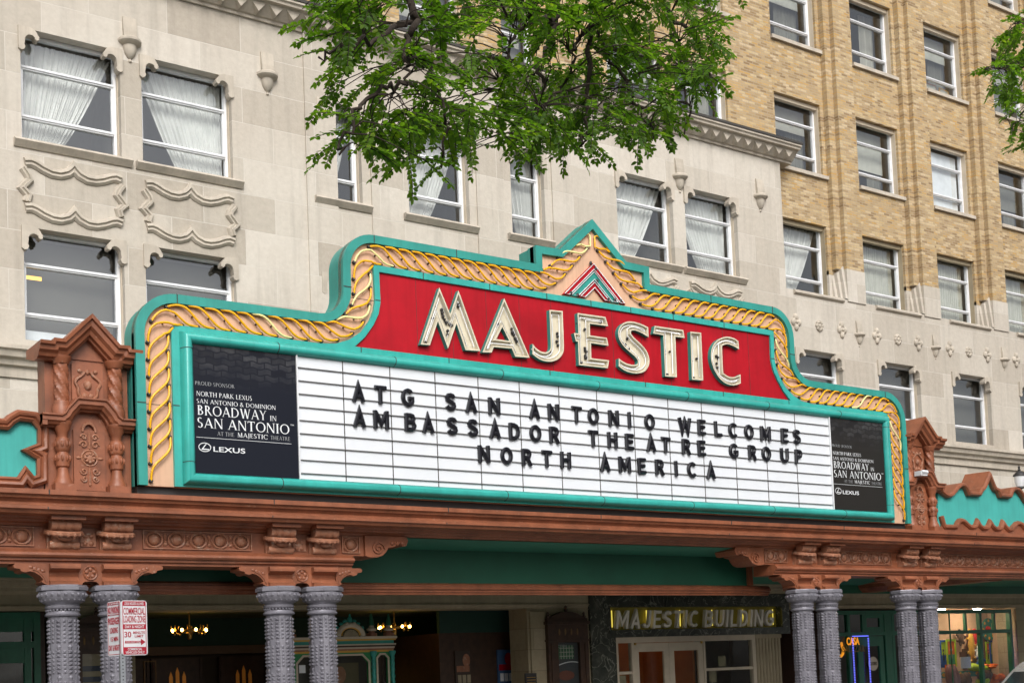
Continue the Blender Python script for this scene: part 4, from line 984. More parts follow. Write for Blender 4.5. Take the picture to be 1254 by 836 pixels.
# ---- channel letters of the name
YL = YM - .055
def PL(o, s, pts): return [P(o[0] + a / s, o[1] + b_ / s, YL) for a, b_ in pts]
LET = [
 ('M', (505, 345), 8.36, [[(85, 640), (277, 60), (388, 330), (472, 88), (695, 708), (545, 697), (452, 425), (365, 682), (262, 402), (180, 647)]], 0),
 ('A', (585, 355), 8.36, [[(50, 636), (272, 85), (533, 692), (385, 682), (350, 599), (165, 582), (143, 640)], [(252, 378), (325, 520), (190, 502)]], 0),
 ('J', (585, 355), 8.36, [[(735, 203), (870, 215), (885, 600), (874, 650), (838, 700), (785, 728), (725, 735), (660, 722), (605, 692), (562, 655), (562, 550), (592, 590), (642, 628), (692, 640), (725, 630), (746, 604), (750, 575)]], 1),
 ('E', (690, 375), 8.36, [[(145, 68), (430, 108), (458, 202), (270, 178), (274, 297), (445, 322), (462, 402), (282, 375), (286, 530), (468, 552), (455, 632), (160, 600), (150, 360), (128, 358), (108, 272), (155, 278)]], 0),
 ('S', (690, 375), 8.36, [[(868, 215), (800, 180), (725, 157), (660, 152), (610, 172), (575, 210), (560, 255), (562, 305), (585, 365), (630, 425), (690, 475), (740, 518), (764, 555), (760, 585), (735, 600), (680, 595), (620, 572), (567, 533), (567, 612), (620, 655), (690, 680), (760, 688), (820, 675), (860, 640), (882, 585), (880, 520), (848, 445), (790, 380), (720, 318), (692, 280), (692, 253), (712, 242), (760, 252), (815, 280), (873, 315)]], 1),
 ('T', (790, 390), 9.29, [[(110, 82), (435, 130), (450, 220), (345, 205), (362, 665), (230, 655), (208, 188), (95, 168)]], 0),
 ('I', (790, 390), 9.29, [[(515, 148), (638, 160), (662, 703), (535, 692)]], 0),
 ('C', (790, 390), 9.29, [[(1070, 350), (1060, 255), (1020, 225), (960, 205), (900, 207), (840, 230), (790, 275), (757, 340), (747, 430), (762, 520), (800, 610), (855, 690), (920, 740), (990, 760), (1040, 755), (1090, 735), (1085, 633), (1040, 658), (990, 668), (940, 655), (890, 620), (884, 560), (878, 400), (876, 312), (910, 292), (950, 290), (1010, 312)]], 1)]
for ch, o, s, polys, sm in LET:
    pl = [PL(o, s, q) for q in polys]
    if sm: pl = [chaikin(q) for q in pl]
    pl = [q if (area(q) > 0) == (i == 0) else q[::-1] for i, q in enumerate(pl)]
    holes = pl[1:]
    ins = [inset(pl[0], .022)] + [inset(h, -.022) for h in holes]; ins2 = [inset(pl[0], .030)] + [inset(h, -.030) for h in holes]
    tub = [inset(pl[0], .062)] + [inset(h, -.055) for h in holes]
    # body: teal side walls
    mb = MB(); mb.cur = 0
    def wall(pa, pb, ya, yb):
        n = len(pa); mb.add([(x, ya, z) for x, z in pa] + [(x, yb, z) for x, z in pb], [(i, (i + 1) % n, n + (i + 1) % n, n + i) for i in range(n)])
    for q in pl: wall(q, q, YL + .004, YM + .03)
    body = mb.build('channel_letter', 'teal', SG, smooth=30)
    mb = MB()
    for q, i in zip(pl, ins): wall(q, i, YL, YL); wall(q, q, YL, YL + .005)
    for i, j in zip(ins, ins2): wall(i, j, YL, YL + .07)
    mb.build('letter_rim', 'cream', body, smooth=30)
    mb = MB(); mb.prism(ins2, YL + .07, YL + .078); mb.build('letter_face', 'cream', body, smooth=0)
    mb = MB()
    for i, q in enumerate(tub): mb.tube([(x, YL + .03, z) for x, z in q], .0095, 5, True)
    mb.build('neon_tube', 'whitetube', body, smooth=80)
EL = [(505, 345, 8.36, [(315, 280), (322, 310), (330, 345), (345, 380), (365, 410), (400, 425), (420, 440), (378, 495), (375, 530), (485, 215), (488, 245), (215, 290), (225, 365), (150, 620)]),
      (585, 355, 8.36, [(365, 390), (370, 425), (385, 450), (400, 490), (415, 520), (300, 440), (310, 470), (220, 340), (95, 575), (335, 525), (830, 440), (835, 470), (828, 520), (838, 560), (755, 625)]),
      (690, 375, 8.36, [(160, 170), (163, 210), (165, 270), (235, 230), (235, 420), (238, 440), (240, 500), (245, 520), (255, 460), (200, 570), (670, 325), (650, 390), (685, 430), (620, 370), (395, 155)]),
      (790, 390, 9.29, [(232, 340), (240, 400), (236, 440), (300, 370), (272, 635), (540, 390), (545, 480), (605, 450), (572, 672), (830, 420), (850, 440), (832, 505), (840, 550), (770, 370)])]
mb = MB(); random.seed(5)
for ox, oy, s, pts in EL:
    for a, b_ in pts: x, z = P(ox + a / s, oy + b_ / s, YL); mb.ball((x, YL + .045, z), .018 + .01 * random.random(), .03, .02 + .014 * random.random(), 7, 5)
mb.build('electrode', 'dark', SG, smooth=60, split=True)
# ---- reader letters: each one a moulded plastic letter hung on the rails
def changeable(ch, word, idx, line, px_, row):
    x, _ = P(px_, (478, 509, 553)[row], YR - .02)
    z0 = (5.628, 5.262, 4.872)[row]; H = .262
    mb = MB(); wd_ = BLOCK[ch][0] * .262 * 1.02; sw = .031
    if ch == 'I': wd_ = .054
    block(mb, ch, -wd_ / 2, 0, wd_, H, 0, lambda k: [(-sw, .015), (-sw, -.016), (-sw * .45, -.034 - .0006 * k), (sw * .45, -.034 - .0006 * k), (sw, -.016), (sw, .015)])
    o = mb.build('changeable_letter', 'blackplastic', smooth=25)
    o.location = (x, YR + .0, z0); o.rotation_euler = (0, random.uniform(-.02, .02), 0)
    ordn = ['first', 'second', 'third', 'fourth', 'fifth', 'sixth', 'seventh', 'eighth', 'ninth', 'tenth'][idx]
    word = {'ATG': 'the three letter opening word'}.get(word, word)
    tag(o, f'black plastic letter {ch}, {ordn} letter of {word} on the {line} line' + ('' if ' ' in word else ' of the white board'), 'letter', 'changeable black letters on the reader board')
LINES = [('top', [('ATG', [439.6, 466.4, 499.5]), ('SAN', [551.7, 577.2, 605.3]), ('ANTONIO', [654.3, 677.5, 705.5, 726, 751, 770, 794.5]), ('WELCOMES', [837.4, 857.6, 877.9, 895.8, 915.5, 935.5, 958.4, 973.4])]),
         ('middle', [('AMBASSADOR', [440.8, 467.4, 503, 524.8, 554, 579, 606.3, 630, 655.8, 679]), ('THEATRE', [726, 749.7, 770, 796.6, 814.2, 839.5, 858]), ('GROUP', [897, 920, 937, 959, 976])]),
         ('bottom', [('NORTH', [593.6, 621, 646, 670, 693]), ('AMERICA', [741.3, 765.3, 786, 808, 828, 847, 870.3])])]
random.seed(9)
for row, (line, words) in enumerate(LINES):
    for word, xs in words:
        for i, (ch, px_) in enumerate(zip(word, xs)): changeable(ch, word, i, line, px_, row)

# ---- a small serif alphabet made of strokes (thick stems, thin hairlines, serifs)
TH, TN = .15, .065
def glyph(mb2, ch):
    """adds flat quads of the letter in a unit-high cell, returns its width"""
    Q = []
    def l(x0, z0, x1, z1, w, vert=None):
        if abs(z1 - z0) < 1e-6: Q.append([(x0, z0 - w / 2), (x1, z0 - w / 2), (x1, z0 + w / 2), (x0, z0 + w / 2)])
        else: Q.append([(x0 - w / 2, z0), (x0 + w / 2, z0), (x1 + w / 2, z1), (x1 - w / 2, z1)])
    def a(cx_, cz_, rx, rz, a0, a1, n=14):
        pr_ = None
        for i in range(n + 1):
            t = radians(a0 + (a1 - a0) * i / n); w = TN + (TH - TN) * abs(cos(t)) ** 1.4
            po = (cx_ + rx * cos(t), cz_ + rz * sin(t)); pi_ = (cx_ + (rx - w) * cos(t), cz_ + (rz - min(w, TN + .01)) * sin(t))
            if pr_: Q.append([pr_[0], po, pi_, pr_[1]])
            pr_ = (po, pi_)
    def sf(x, z, w=.15): Q.append([(x - w, z - (.0 if z < .5 else .035)), (x + w, z - (.0 if z < .5 else .035)), (x + w, z + (.035 if z < .5 else .0)), (x - w, z + (.035 if z < .5 else 0))])
    W = .8
    if ch == 'A': l(.08, 0, .45, 1, TN); l(.44, 1, .80, 0, TH); l(.2, .34, .68, .34, TN); sf(.08, 0, .1); sf(.80, 0, .13); W = .9
    elif ch == 'B': l(.15, 0, .15, 1, TH); a(.22, .76, .33, .24, -90, 90); a(.22, .275, .42, .275, -90, 90); sf(.15, 0, .12); sf(.15, 1, .12); W = .72
    elif ch == 'C': a(.50, .5, .48, .51, 42, 318, 22); l(.85, .7, .85, .9, .04); W = .92
    elif ch == 'D': l(.15, 0, .15, 1, TH); a(.3, .5, .58, .5, -90, 90, 18); l(.15, .97, .32, .97, TN); l(.15, .03, .32, .03, TN); sf(.15, 0, .12); sf(.15, 1, .12); W = .96
    elif ch == 'E': l(.15, 0, .15, 1, TH); [l(.15, z, x, z, TN) for z, x in ((.97, .55), (.52, .5), (.03, .58))]; l(.55, .8, .55, 1, .04); l(.58, 0, .58, .2, .04); sf(.15, 0, .12); sf(.15, 1, .12); W = .66
    elif ch == 'H': l(.15, 0, .15, 1, TH); l(.78, 0, .78, 1, TH); l(.15, .52, .78, .52, TN); [sf(x, z, .13) for x in (.15, .78) for z in (0, 1)]; W = .95
    elif ch == 'I': l(.17, 0, .17, 1, TH); sf(.17, 0); sf(.17, 1); W = .36
    elif ch == 'J': l(.2, .0, .2, 1, TH); a(.02, 0, .25, .22, -80, 0); sf(.2, 1); W = .38
    elif ch == 'K': l(.15, 0, .15, 1, TH); l(.2, .48, .65, 1, TN); l(.3, .55, .78, 0, TH); sf(.15, 0, .12); sf(.15, 1, .12); sf(.66, 1, .1); sf(.8, 0, .1); W = .88
    elif ch == 'L': l(.15, 0, .15, 1, TH); l(.15, .03, .58, .03, TN); l(.58, 0, .58, .2, .04); sf(.15, 1, .13); W = .64
    elif ch == 'M': l(.12, 0, .18, 1, TN); l(.18, 1, .52, .02, TH); l(.52, 0, .86, 1, TN); l(.88, 0, .84, 1, TH); sf(.12, 0, .1); sf(.9, 0, .12); W = 1.04
    elif ch == 'N': l(.12, 0, .12, 1, TN); l(.14, 1, .76, .02, TH); l(.78, 0, .78, 1, TN); sf(.12, 0, .11); sf(.78, 1, .11); W = .92
    elif ch == 'O': a(.50, .5, .49, .51, 0, 360, 28); W = 1.0
    elif ch == 'P': l(.15, 0, .15, 1, TH); a(.22, .73, .36, .27, -90, 90); sf(.15, 0, .13); sf(.15, 1, .12); W = .66
    elif ch == 'R': l(.15, 0, .15, 1, TH); a(.22, .74, .35, .26, -90, 90); l(.36, .5, .74, 0, TH); sf(.15, 0, .12); sf(.15, 1, .12); sf(.78, 0, .1); W = .82
    elif ch == 'S': a(.28, .75, .24, .26, 40, 270); a(.28, .26, .27, .27, -140, 90); W = .6
    elif ch == 'T': l(.38, 0, .38, 1, TH); l(.04, .97, .72, .97, TN); l(.04, .8, .04, 1, .04); l(.72, .8, .72, 1, .04); sf(.38, 0, .14); W = .78
    elif ch == 'U': l(.15, .3, .15, 1, TH); l(.72, .3, .72, 1, TN); a(.43, .3, .34, .31, 180, 360); sf(.15, 1, .12); sf(.72, 1, .1); W = .86
    elif ch == 'W': l(.10, 1, .36, 0, TH); l(.36, 0, .6, 1, TN); l(.58, 1, .84, 0, TH); l(.84, 0, 1.08, 1, TN); sf(.1, 1, .12); sf(1.08, 1, .1); W = 1.2
    elif ch == 'X': l(.1, 1, .68, 0, TH); l(.1, 0, .68, 1, TN); [sf(x, z, .11) for x in (.1, .68) for z in (0, 1)]; W = .8
    elif ch == 'Y': l(.08, 1, .38, .45, TH); l(.68, 1, .38, .45, TN); l(.38, 0, .38, .48, TH); sf(.08, 1, .12); sf(.68, 1, .1); sf(.38, 0, .13); W = .78
    elif ch == '&': a(.36, .76, .2, .24, 0, 360); a(.33, .26, .3, .27, 60, 330); l(.25, .72, .78, 0, TH); l(.6, .1, .75, .45, TN); W = .9
    elif ch == ' ': W = .34
    for q in Q: mb2.append(q)
    return W
def serif(mb, s, x0, x1, z0, h, y, small=None):
    qs = []; x = 0
    for ch in s:
        g = []; w = glyph(g, ch.upper()); qs += [[(p + x, r) for p, r in q] for q in g]; x += w + .07
    sx = (x1 - x0) / (x - .07)
    k = 0
    for q in qs:
        k += 1; yy = y - .0002 * (k % 3)
        mb.add([(x0 + p * sx, yy, z0 + r * h) for p, r in q], [(0, 1, 2, 3)])
# ---- the two sponsor panels
def postermat(name, base):
    mt, t, b = nodes(name)
    v = objcoords(t); sp = t.nodes.new('ShaderNodeSeparateXYZ'); t.links.new(v, sp.inputs[0])
    br = t.nodes.new('ShaderNodeTexBrick'); sock(br, 'Scale', 1); sock(br, 'Brick Width', .21); sock(br, 'Row Height', .085); sock(br, 'Mortar Size', .012); sock(br, 'Mortar Smooth', .4); br.offset = .5
    sock(br, 'Color1', (.010, .010, .013, 1)); sock(br, 'Color2', (.085, .085, .09, 1)); sock(br, 'Mortar', (.016, .016, .02, 1))
    mp = t.nodes.new('ShaderNodeVectorMath'); mp.operation = 'ADD'; mp.inputs[1].default_value = (0, 0, 0)
    cb = t.nodes.new('ShaderNodeCombineXYZ'); wv = t.nodes.new('ShaderNodeMath'); wv.operation = 'SINE'; mm = t.nodes.new('ShaderNodeMath'); mm.operation = 'MULTIPLY'; mm.inputs[1].default_value = 30
    t.links.new(sp.outputs[0], mm.inputs[0]); t.links.new(mm.outputs[0], wv.inputs[0]); ad = t.nodes.new('ShaderNodeMath'); ad.operation = 'MULTIPLY_ADD'; ad.inputs[1].default_value = .012
    t.links.new(wv.outputs[0], ad.inputs[0]); t.links.new(sp.outputs[2], ad.inputs[2]); t.links.new(sp.outputs[0], cb.inputs[0]); t.links.new(ad.outputs[0], cb.inputs[1]); t.links.new(cb.outputs[0], br.inputs['Vector'])
    mr = t.nodes.new('ShaderNodeMapRange'); t.links.new(sp.outputs[2], mr.inputs[0]); mr.inputs[1].default_value = 5.62; mr.inputs[2].default_value = 6.2
    ng = t.nodes.new('ShaderNodeTexGradient'); nz = noise(t, objcoords(t, (3, 1, 4)), 2.5, 3)
    mu = t.nodes.new('ShaderNodeMath'); mu.operation = 'MULTIPLY'; t.links.new(mr.outputs[0], mu.inputs[0]); t.links.new(ramp(t, nz, [(.3, (.2, .2, .2)), (.7, (1, 1, 1))]).outputs[0], mu.inputs[1])
    c = mixc(t, mu.outputs[0], base, br.outputs['Color']); t.links.new(c, b.inputs['Base Color']); sock(b, 'Roughness', .4); sock(b, 'Specular IOR Level', .12); return mt
M['ink'] = plain('printed_white', (.74, .76, .78), .5); M['inkdim'] = plain('printed_grey', (.30, .31, .32), .5)
def poster(x0, base, name):
    w = HW - 5.47; zt_ = RZ1; zh = RZ1 - RZ0
    mb = MB(); mb.box(x0 + .004, x0 + w - .004, YR + .0, YR + .04, RZ0 - .01, RZ1 + .01); o = mb.build('poster_panel', postermat(name, base), SG, smooth=0)
    y = YR - .004; X = lambda f: x0 + w * f; Z = lambda f: zt_ - zh * f
    t = MB()
    serif(t, 'NORTH PARK LEXUS', X(.03), X(.555), Z(.402), .062, y); serif(t, 'SAN ANTONIO & DOMINION', X(.03), X(.785), Z(.458), .058, y)
    serif(t, 'BROADWAY', X(.035), X(.69), Z(.548), .132, y); serif(t, 'IN', X(.725), X(.79), Z(.548), .07, y); serif(t, 'SAN ANTONIO', X(.03), X(.915), Z(.645), .135, y)
    serif(t, 'MAJESTIC', X(.405), X(.70), Z(.698), .062, y)
    t.box(X(.02), X(.93), y - .001, y, Z(.722), Z(.719))
    put_text(t, 'TM', X(.925), X(.96), Z(.575), .02, y, .002)
    # logo: oval with a slanted L, and wide lettering
    cx_, cz_ = X(.095), Z(.795); n = 32
    ring = [(cx_ + .088 * cos(2 * pi * i / n), cz_ + .062 * sin(2 * pi * i / n)) for i in range(n)]; ring2 = [(cx_ + .078 * cos(2 * pi * i / n), cz_ + .052 * sin(2 * pi * i / n)) for i in range(n)]
    t.prism([ring, ring2], y - .001, y)
    t.prism([(cx_ + .012, cz_ + .044), (cx_ + .03, cz_ + .05), (cx_ - .022, cz_ - .02), (cx_ + .06, cz_ - .02), (cx_ + .055, cz_ - .034), (cx_ - .05, cz_ - .034)], y - .001, y)
    put_text(t, 'LEXUS', X(.175), X(.475), Z(.823), .066, y, .002, offset=.012)
    t.build('lettering', 'ink', o, smooth=0)
    t = MB(); serif(t, 'PROUD SPONSOR', X(.02), X(.39), Z(.318), .05, y); serif(t, 'AT THE', X(.215), X(.375), Z(.698), .055, y); serif(t, 'THEATRE', X(.725), X(.92), Z(.698), .055, y); t.build('lettering', 'inkdim', o, smooth=0)
poster(LP0, (.012, .014, .022), 'black_poster_blue'); poster(RP0, (.022, .020, .018), 'black_poster_faded')
# ------------------------------------------------------------------ ground floor
YG = 21.0
def g(x, y, Y=YG): return P(x, y, Y)
# cream stone lintel band over the openings
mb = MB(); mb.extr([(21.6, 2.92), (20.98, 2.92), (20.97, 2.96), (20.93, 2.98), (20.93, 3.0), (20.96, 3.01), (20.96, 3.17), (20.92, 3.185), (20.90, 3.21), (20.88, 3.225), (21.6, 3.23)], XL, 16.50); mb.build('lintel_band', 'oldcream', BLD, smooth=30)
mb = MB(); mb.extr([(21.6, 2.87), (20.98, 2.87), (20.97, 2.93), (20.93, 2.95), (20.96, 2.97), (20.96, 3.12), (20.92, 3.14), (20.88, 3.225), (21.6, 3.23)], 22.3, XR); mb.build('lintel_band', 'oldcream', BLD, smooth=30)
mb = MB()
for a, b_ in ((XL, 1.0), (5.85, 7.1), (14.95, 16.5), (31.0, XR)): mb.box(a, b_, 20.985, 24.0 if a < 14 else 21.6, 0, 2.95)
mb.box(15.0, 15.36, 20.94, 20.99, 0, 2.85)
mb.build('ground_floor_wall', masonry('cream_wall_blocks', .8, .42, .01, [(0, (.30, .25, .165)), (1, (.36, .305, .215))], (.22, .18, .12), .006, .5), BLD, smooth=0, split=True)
MB().box(XL, XR, 21.3, 27, 3.24, 3.34).build('floor_slab', 'room', BLD, smooth=0)
MB().box(XL, XR, 26.5, 26.6, 0, 3.24).build('rear_wall', 'room', BLD, smooth=0)
# --- theatre lobby
LB = thing('theatre_lobby', 'dark theatre lobby with green ceiling and carved wooden doors behind the canopy', 'lobby', (11, 23, 0))
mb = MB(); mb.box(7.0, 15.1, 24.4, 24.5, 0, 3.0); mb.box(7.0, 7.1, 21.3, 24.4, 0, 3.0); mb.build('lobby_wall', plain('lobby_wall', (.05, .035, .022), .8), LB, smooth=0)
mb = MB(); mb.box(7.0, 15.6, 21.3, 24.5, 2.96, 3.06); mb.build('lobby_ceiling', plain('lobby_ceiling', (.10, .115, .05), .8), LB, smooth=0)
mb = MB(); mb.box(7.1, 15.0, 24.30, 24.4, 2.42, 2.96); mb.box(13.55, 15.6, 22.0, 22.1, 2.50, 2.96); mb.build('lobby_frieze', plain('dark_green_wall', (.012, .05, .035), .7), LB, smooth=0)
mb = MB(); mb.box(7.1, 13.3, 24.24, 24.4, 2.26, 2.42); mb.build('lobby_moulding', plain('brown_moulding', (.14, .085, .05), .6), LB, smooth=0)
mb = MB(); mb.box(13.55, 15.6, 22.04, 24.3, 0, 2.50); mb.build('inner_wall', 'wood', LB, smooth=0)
slits = [emit('lit_door_glass_%d' % k, (.9, .34 + .12 * (k == 4), .05), s_) for k, s_ in enumerate((.035, .05, .03, .02, .22))]
for k, xx in enumerate((7.5, 8.55, 9.9, 11.35, 12.55)):
    mb = MB(); mb.box(xx - .05, xx + .95, 24.22, 24.3, 0, 2.2); mb.box(xx - .03, xx + .02, 24.19, 24.22, 0, 2.18); mb.box(xx + .90, xx + .95, 24.19, 24.22, 0, 2.18); o = mb.build('door', 'wood', LB, smooth=0)
    s = MB()
    for q in (-1, 0, 1):
        xc = xx + .45 + q * .13; h = 2.02 if q == 0 else 1.94
        s.prism([(xc - .035, .9), (xc + .035, .9), (xc + .035, h - .1), (xc, h), (xc - .035, h - .1)], 24.20, 24.215)
    s.build('lit_slit', slits[k], o, smooth=0)
for k, xx in enumerate((8.35, 11.0)):
    mb = MB(); mb.sweep([(xx, 0.2), (xx, 2.15), (xx + .22, 2.15), (xx + .22, .2)], [(-.012, 24.18), (.012, 24.18), (.012, 24.21), (-.012, 24.21)]); mb.build('gilt_moulding', plain('dull_gilt', (.20, .11, .03), .5), LB, smooth=0)
for k, (xx, cols_) in enumerate(((P(557, 800, 22.0)[0], 0), (P(609, 800, 22.0)[0], 0))):
    w = .36
    mb = MB(); mb.box(xx, xx + w, 22.0, 22.035, .95, 2.14)
    o = mb.build('poster', plain('poster_dark%d' % k, (.06, .04, .03) if k == 0 else (.04, .10, .22), .6), smooth=0)
    s = MB(); s.box(xx + .03, xx + w - .03, 21.99, 22.0, 1.72, 1.84); s.ball((xx + .26, 21.99, 1.95), .09, .008, .13); s.build('printed_figure', 'red' if k else 'terrad', o, smooth=0)
    s = MB(); s.box(xx + .03, xx + w - .03, 21.99, 22.0, 1.30, 1.42)
    for q in range(3): s.box(xx + .05 + q * .11, xx + .13 + q * .11, 21.99, 22.0, 1.50, 1.66)
    s.build('printed_block', 'white' if k else 'oldcream', o, smooth=0)
    tag(o, 'brown show poster on the dark lobby wall left of the blue one' if k == 0 else 'blue and red show poster on the lobby wall near the stone pilaster', 'poster', 'posters in the lobby')
def chandelier(px_, py_, label, Y=22.2):
    x, z = g(px_, py_, Y); t = thing('chandelier', label, 'chandelier', (x, Y, z), 'lobby chandeliers')
    mb = MB(); mb.lathe([(.0, -.16), (.04, -.14), (.05, -.06), (.03, .0), (.05, .05), (.015, .08), (.012, 2.95 - z), (.05, 2.955 - z)], (x, Y, z), 'Z', 10); mb.build('stem', 'brass', t, smooth=40)
    mb = MB(); mb.tube([(x + .26 * cos(a * pi / 12), Y + .26 * sin(a * pi / 12), z) for a in range(24)], .028, 6, True)
    for a in range(4): mb.tube([(x, Y, z + .0), (x + .27 * cos(a * pi / 2), Y + .27 * sin(a * pi / 2), z)], .012, 5)
    for a in range(8):
        ca, sa = cos(a * pi / 4 + .3), sin(a * pi / 4 + .3); mb.tube([(x + .27 * ca, Y + .27 * sa, z), (x + .32 * ca, Y + .32 * sa, z + .03), (x + .31 * ca, Y + .31 * sa, z + .10)], .013, 5)
        mb.ball((x + .26 * ca, Y + .26 * sa, z - .05), .025, .025, .03, 6, 4)
    mb.build('ring', 'brass', t, smooth=50)
    for a in range(8):
        ca, sa = cos(a * pi / 4), sin(a * pi / 4); MB().ball((x + .31 * ca, Y + .31 * sa, z + .01), .026, .026, .03, 8, 6).build('bulb', 'bulb', t, smooth=60)
chandelier(232, 772, 'lit brass chandelier in the lobby, just right of the loading zone sign'); chandelier(483, 768, 'lit brass chandelier hanging behind the painted ticket booth')
# --- ticket booth
xb, zb_ = g(360, 757, 20.0); xe, _ = g(480, 790, 20.0); xm = 9.55; Yb = 19.7
Yb = 21.15; xb = P(357, 800, Yb)[0]; xe = P(480, 800, Yb)[0]; zt_ = P(430, 780, Yb)[1]
BT = thing('ticket_booth', 'painted ticket booth with green frames, striped cornice and shell crest behind two columns', 'ticket booth', ((xb + xe) / 2, Yb, 0))
mid = P(428, 800, Yb)[0]; H0 = P(430, 797, Yb)[1]
mb = MB(); mb.box(xb, xe, Yb, Yb + .7, 0, 1.0); mb.box(xb + .05, xe - .05, Yb + .4, Yb + .7, 1.0, H0); mb.build('booth_body', 'dark', BT, smooth=0)
bw = (xe - xb)
segs = [(xb + .05, xb + bw * .26), (xb + bw * .30, xb + bw * .78), (xb + bw * .82, xe - .04)]
for a, b_ in segs:
    z0, z1 = 1.0, H0 - .02; cx_ = .12 if b_ - a > .4 else .06
    outp = [(a, z0), (b_, z0), (b_, z1), (a, z1)]; hole = [(a + .06, z0 + .05), (b_ - .06, z0 + .05), (b_ - .06, z1 - .06 - cx_), (b_ - .06 - cx_, z1 - .06), (a + .06 + cx_, z1 - .06), (a + .06, z1 - .06 - cx_)]
    mb = MB(); mb.prism([outp, hole], Yb, Yb + .06); o = mb.build('booth_frame', plain('bright_green_paint', (.02, .24, .07), .5), BT, smooth=0)
    mb = MB(); hh = inset(hole, -.035); mb.prism([hh, hole], Yb - .015, Yb); mb.build('frame_trim', 'ivory', o, smooth=0)
    MB().box(a + .05, b_ - .05, Yb + .03, Yb + .035, z0, z1 - .05).build('pane', 'shopglass', o, smooth=0)
z = H0 - .02; stripes = [('gold', .035, .02), ('terrad', .03, .03), ('ivory', .03, .04), ('wood', .03, .05), ('ivory', .025, .06), ('teal', .06, .03), ('gold', .03, .06), ('ivory', .045, .08)]
for mt, h, pj in stripes:
    MB().box(xb - pj, xe + pj, Yb - pj, Yb + .7, z, z + h).build('cornice_stripe', mt, BT, smooth=0); z += h
mb = MB(); ctr = P(428, 780, Yb)[0]
mb.tube([(ctr + .25 * cos(pi * a / 14), Yb - .05, z + .01 + .20 * sin(pi * a / 14)) for a in range(15)], .05, 8)
for sx in (-1, 1): mb.ball((ctr + sx * .07, Yb - .06, z + .22), .045, .045, .045)
mb.build('arched_crest', 'ivory', BT, smooth=50)
mb = MB(); mb.tube([(ctr + .19 * cos(pi * a / 14), Yb - .05, z + .02 + .15 * sin(pi * a / 14)) for a in range(15)], .022, 6); mb.build('gilt_arch', 'gold', BT, smooth=50)
mb = MB()
for a in range(9):
    t = pi * (a + .5) / 9; mb.tube([(ctr, Yb - .04, z - .03), (ctr + .15 * cos(t), Yb - .05, z + .0 + .13 * sin(t))], .012, 6, False, .03)
mb.build('shell', 'oldcream', BT, smooth=50)
mb = MB(); mb.ball((ctr, Yb - .03, z + .30), .05, .04, .07); mb.ball((ctr, Yb - .03, z + .37), .02, .02, .05)
for sx in (-1, 1): mb.ball((ctr + sx * .09, Yb - .02, z + .28), .05, .04, .035); mb.ball((ctr + sx * .17, Yb - .02, z + .23), .045, .04, .035); mb.ball((ctr + sx * .25, Yb - .02, z + .16), .04, .04, .035)
mb.build('finial', 'teal', BT, smooth=60)
for xx in (xe - .38, xe - .02, xb + .02):
    mb = MB(); mb.lathe([(.10, 0), (.10, .06), (.06, .07), (.05, .1)], (xx, Yb + .06, z), 'Z', 12); mb.build('pedestal', 'terrad', BT, smooth=30)
    mb = MB(); mb.lathe([(.085, .10), (.095, .14), (.05, .16), (.045, .20)], (xx, Yb + .06, z), 'Z', 12); mb.build('cup', 'ivory', BT, smooth=30)
    mb = MB(); mb.lathe([(.055, .20), (.03, .36), (.02, .40), (.0, .43)], (xx, Yb + .06, z), 'Z', 12); mb.build('spire', 'green', BT, smooth=30)
for xx in (xb + bw * .80, xe - .01, xb + bw * .28):
    mb = MB(); vs = []; fs = []
    for j in range(41):
        zz = 1.0 + (H0 - 1.1) * j / 40
        for i in range(12): a = 2 * pi * i / 12; rr = .036 + .008 * cos(3 * (a + j * .5)); vs.append((xx + rr * cos(a), Yb - .03 + rr * sin(a), zz))
    for j in range(40):
        for i in range(12): fs.append((j * 12 + i, j * 12 + (i + 1) % 12, (j + 1) * 12 + (i + 1) % 12, (j + 1) * 12 + i))
    mb.add(vs, fs); mb.lathe([(.04, H0 - .1), (.065, H0 - .04), (.065, H0 - .005)], (xx, Yb - .03, 0), 'Z', 12); mb.build('twisted_column', 'teal', BT, smooth=60)
mb = MB(); mb.box(segs[1][0] + .1, segs[1][1] - .1, Yb + .30, Yb + .31, 1.0, H0 - .2); o = mb.build('show_poster', plain('faded_poster', (.12, .10, .05), .7), BT, smooth=0)
mb = MB(); mb.ball(((segs[1][0] + segs[1][1]) / 2, Yb + .29, 1.75), .12, .01, .16); mb.ball(((segs[1][0] + segs[1][1]) / 2 - .2, Yb + .29, 1.6), .1, .01, .16); mb.build('printed_figure', 'terrad', o, smooth=0)
mb = MB(); mb.box(segs[0][0] + .1, segs[0][0] + .22, Yb + .02, Yb + .025, H0 - .36, H0 - .22); mb.build('paper_note', 'white', BT, smooth=0)
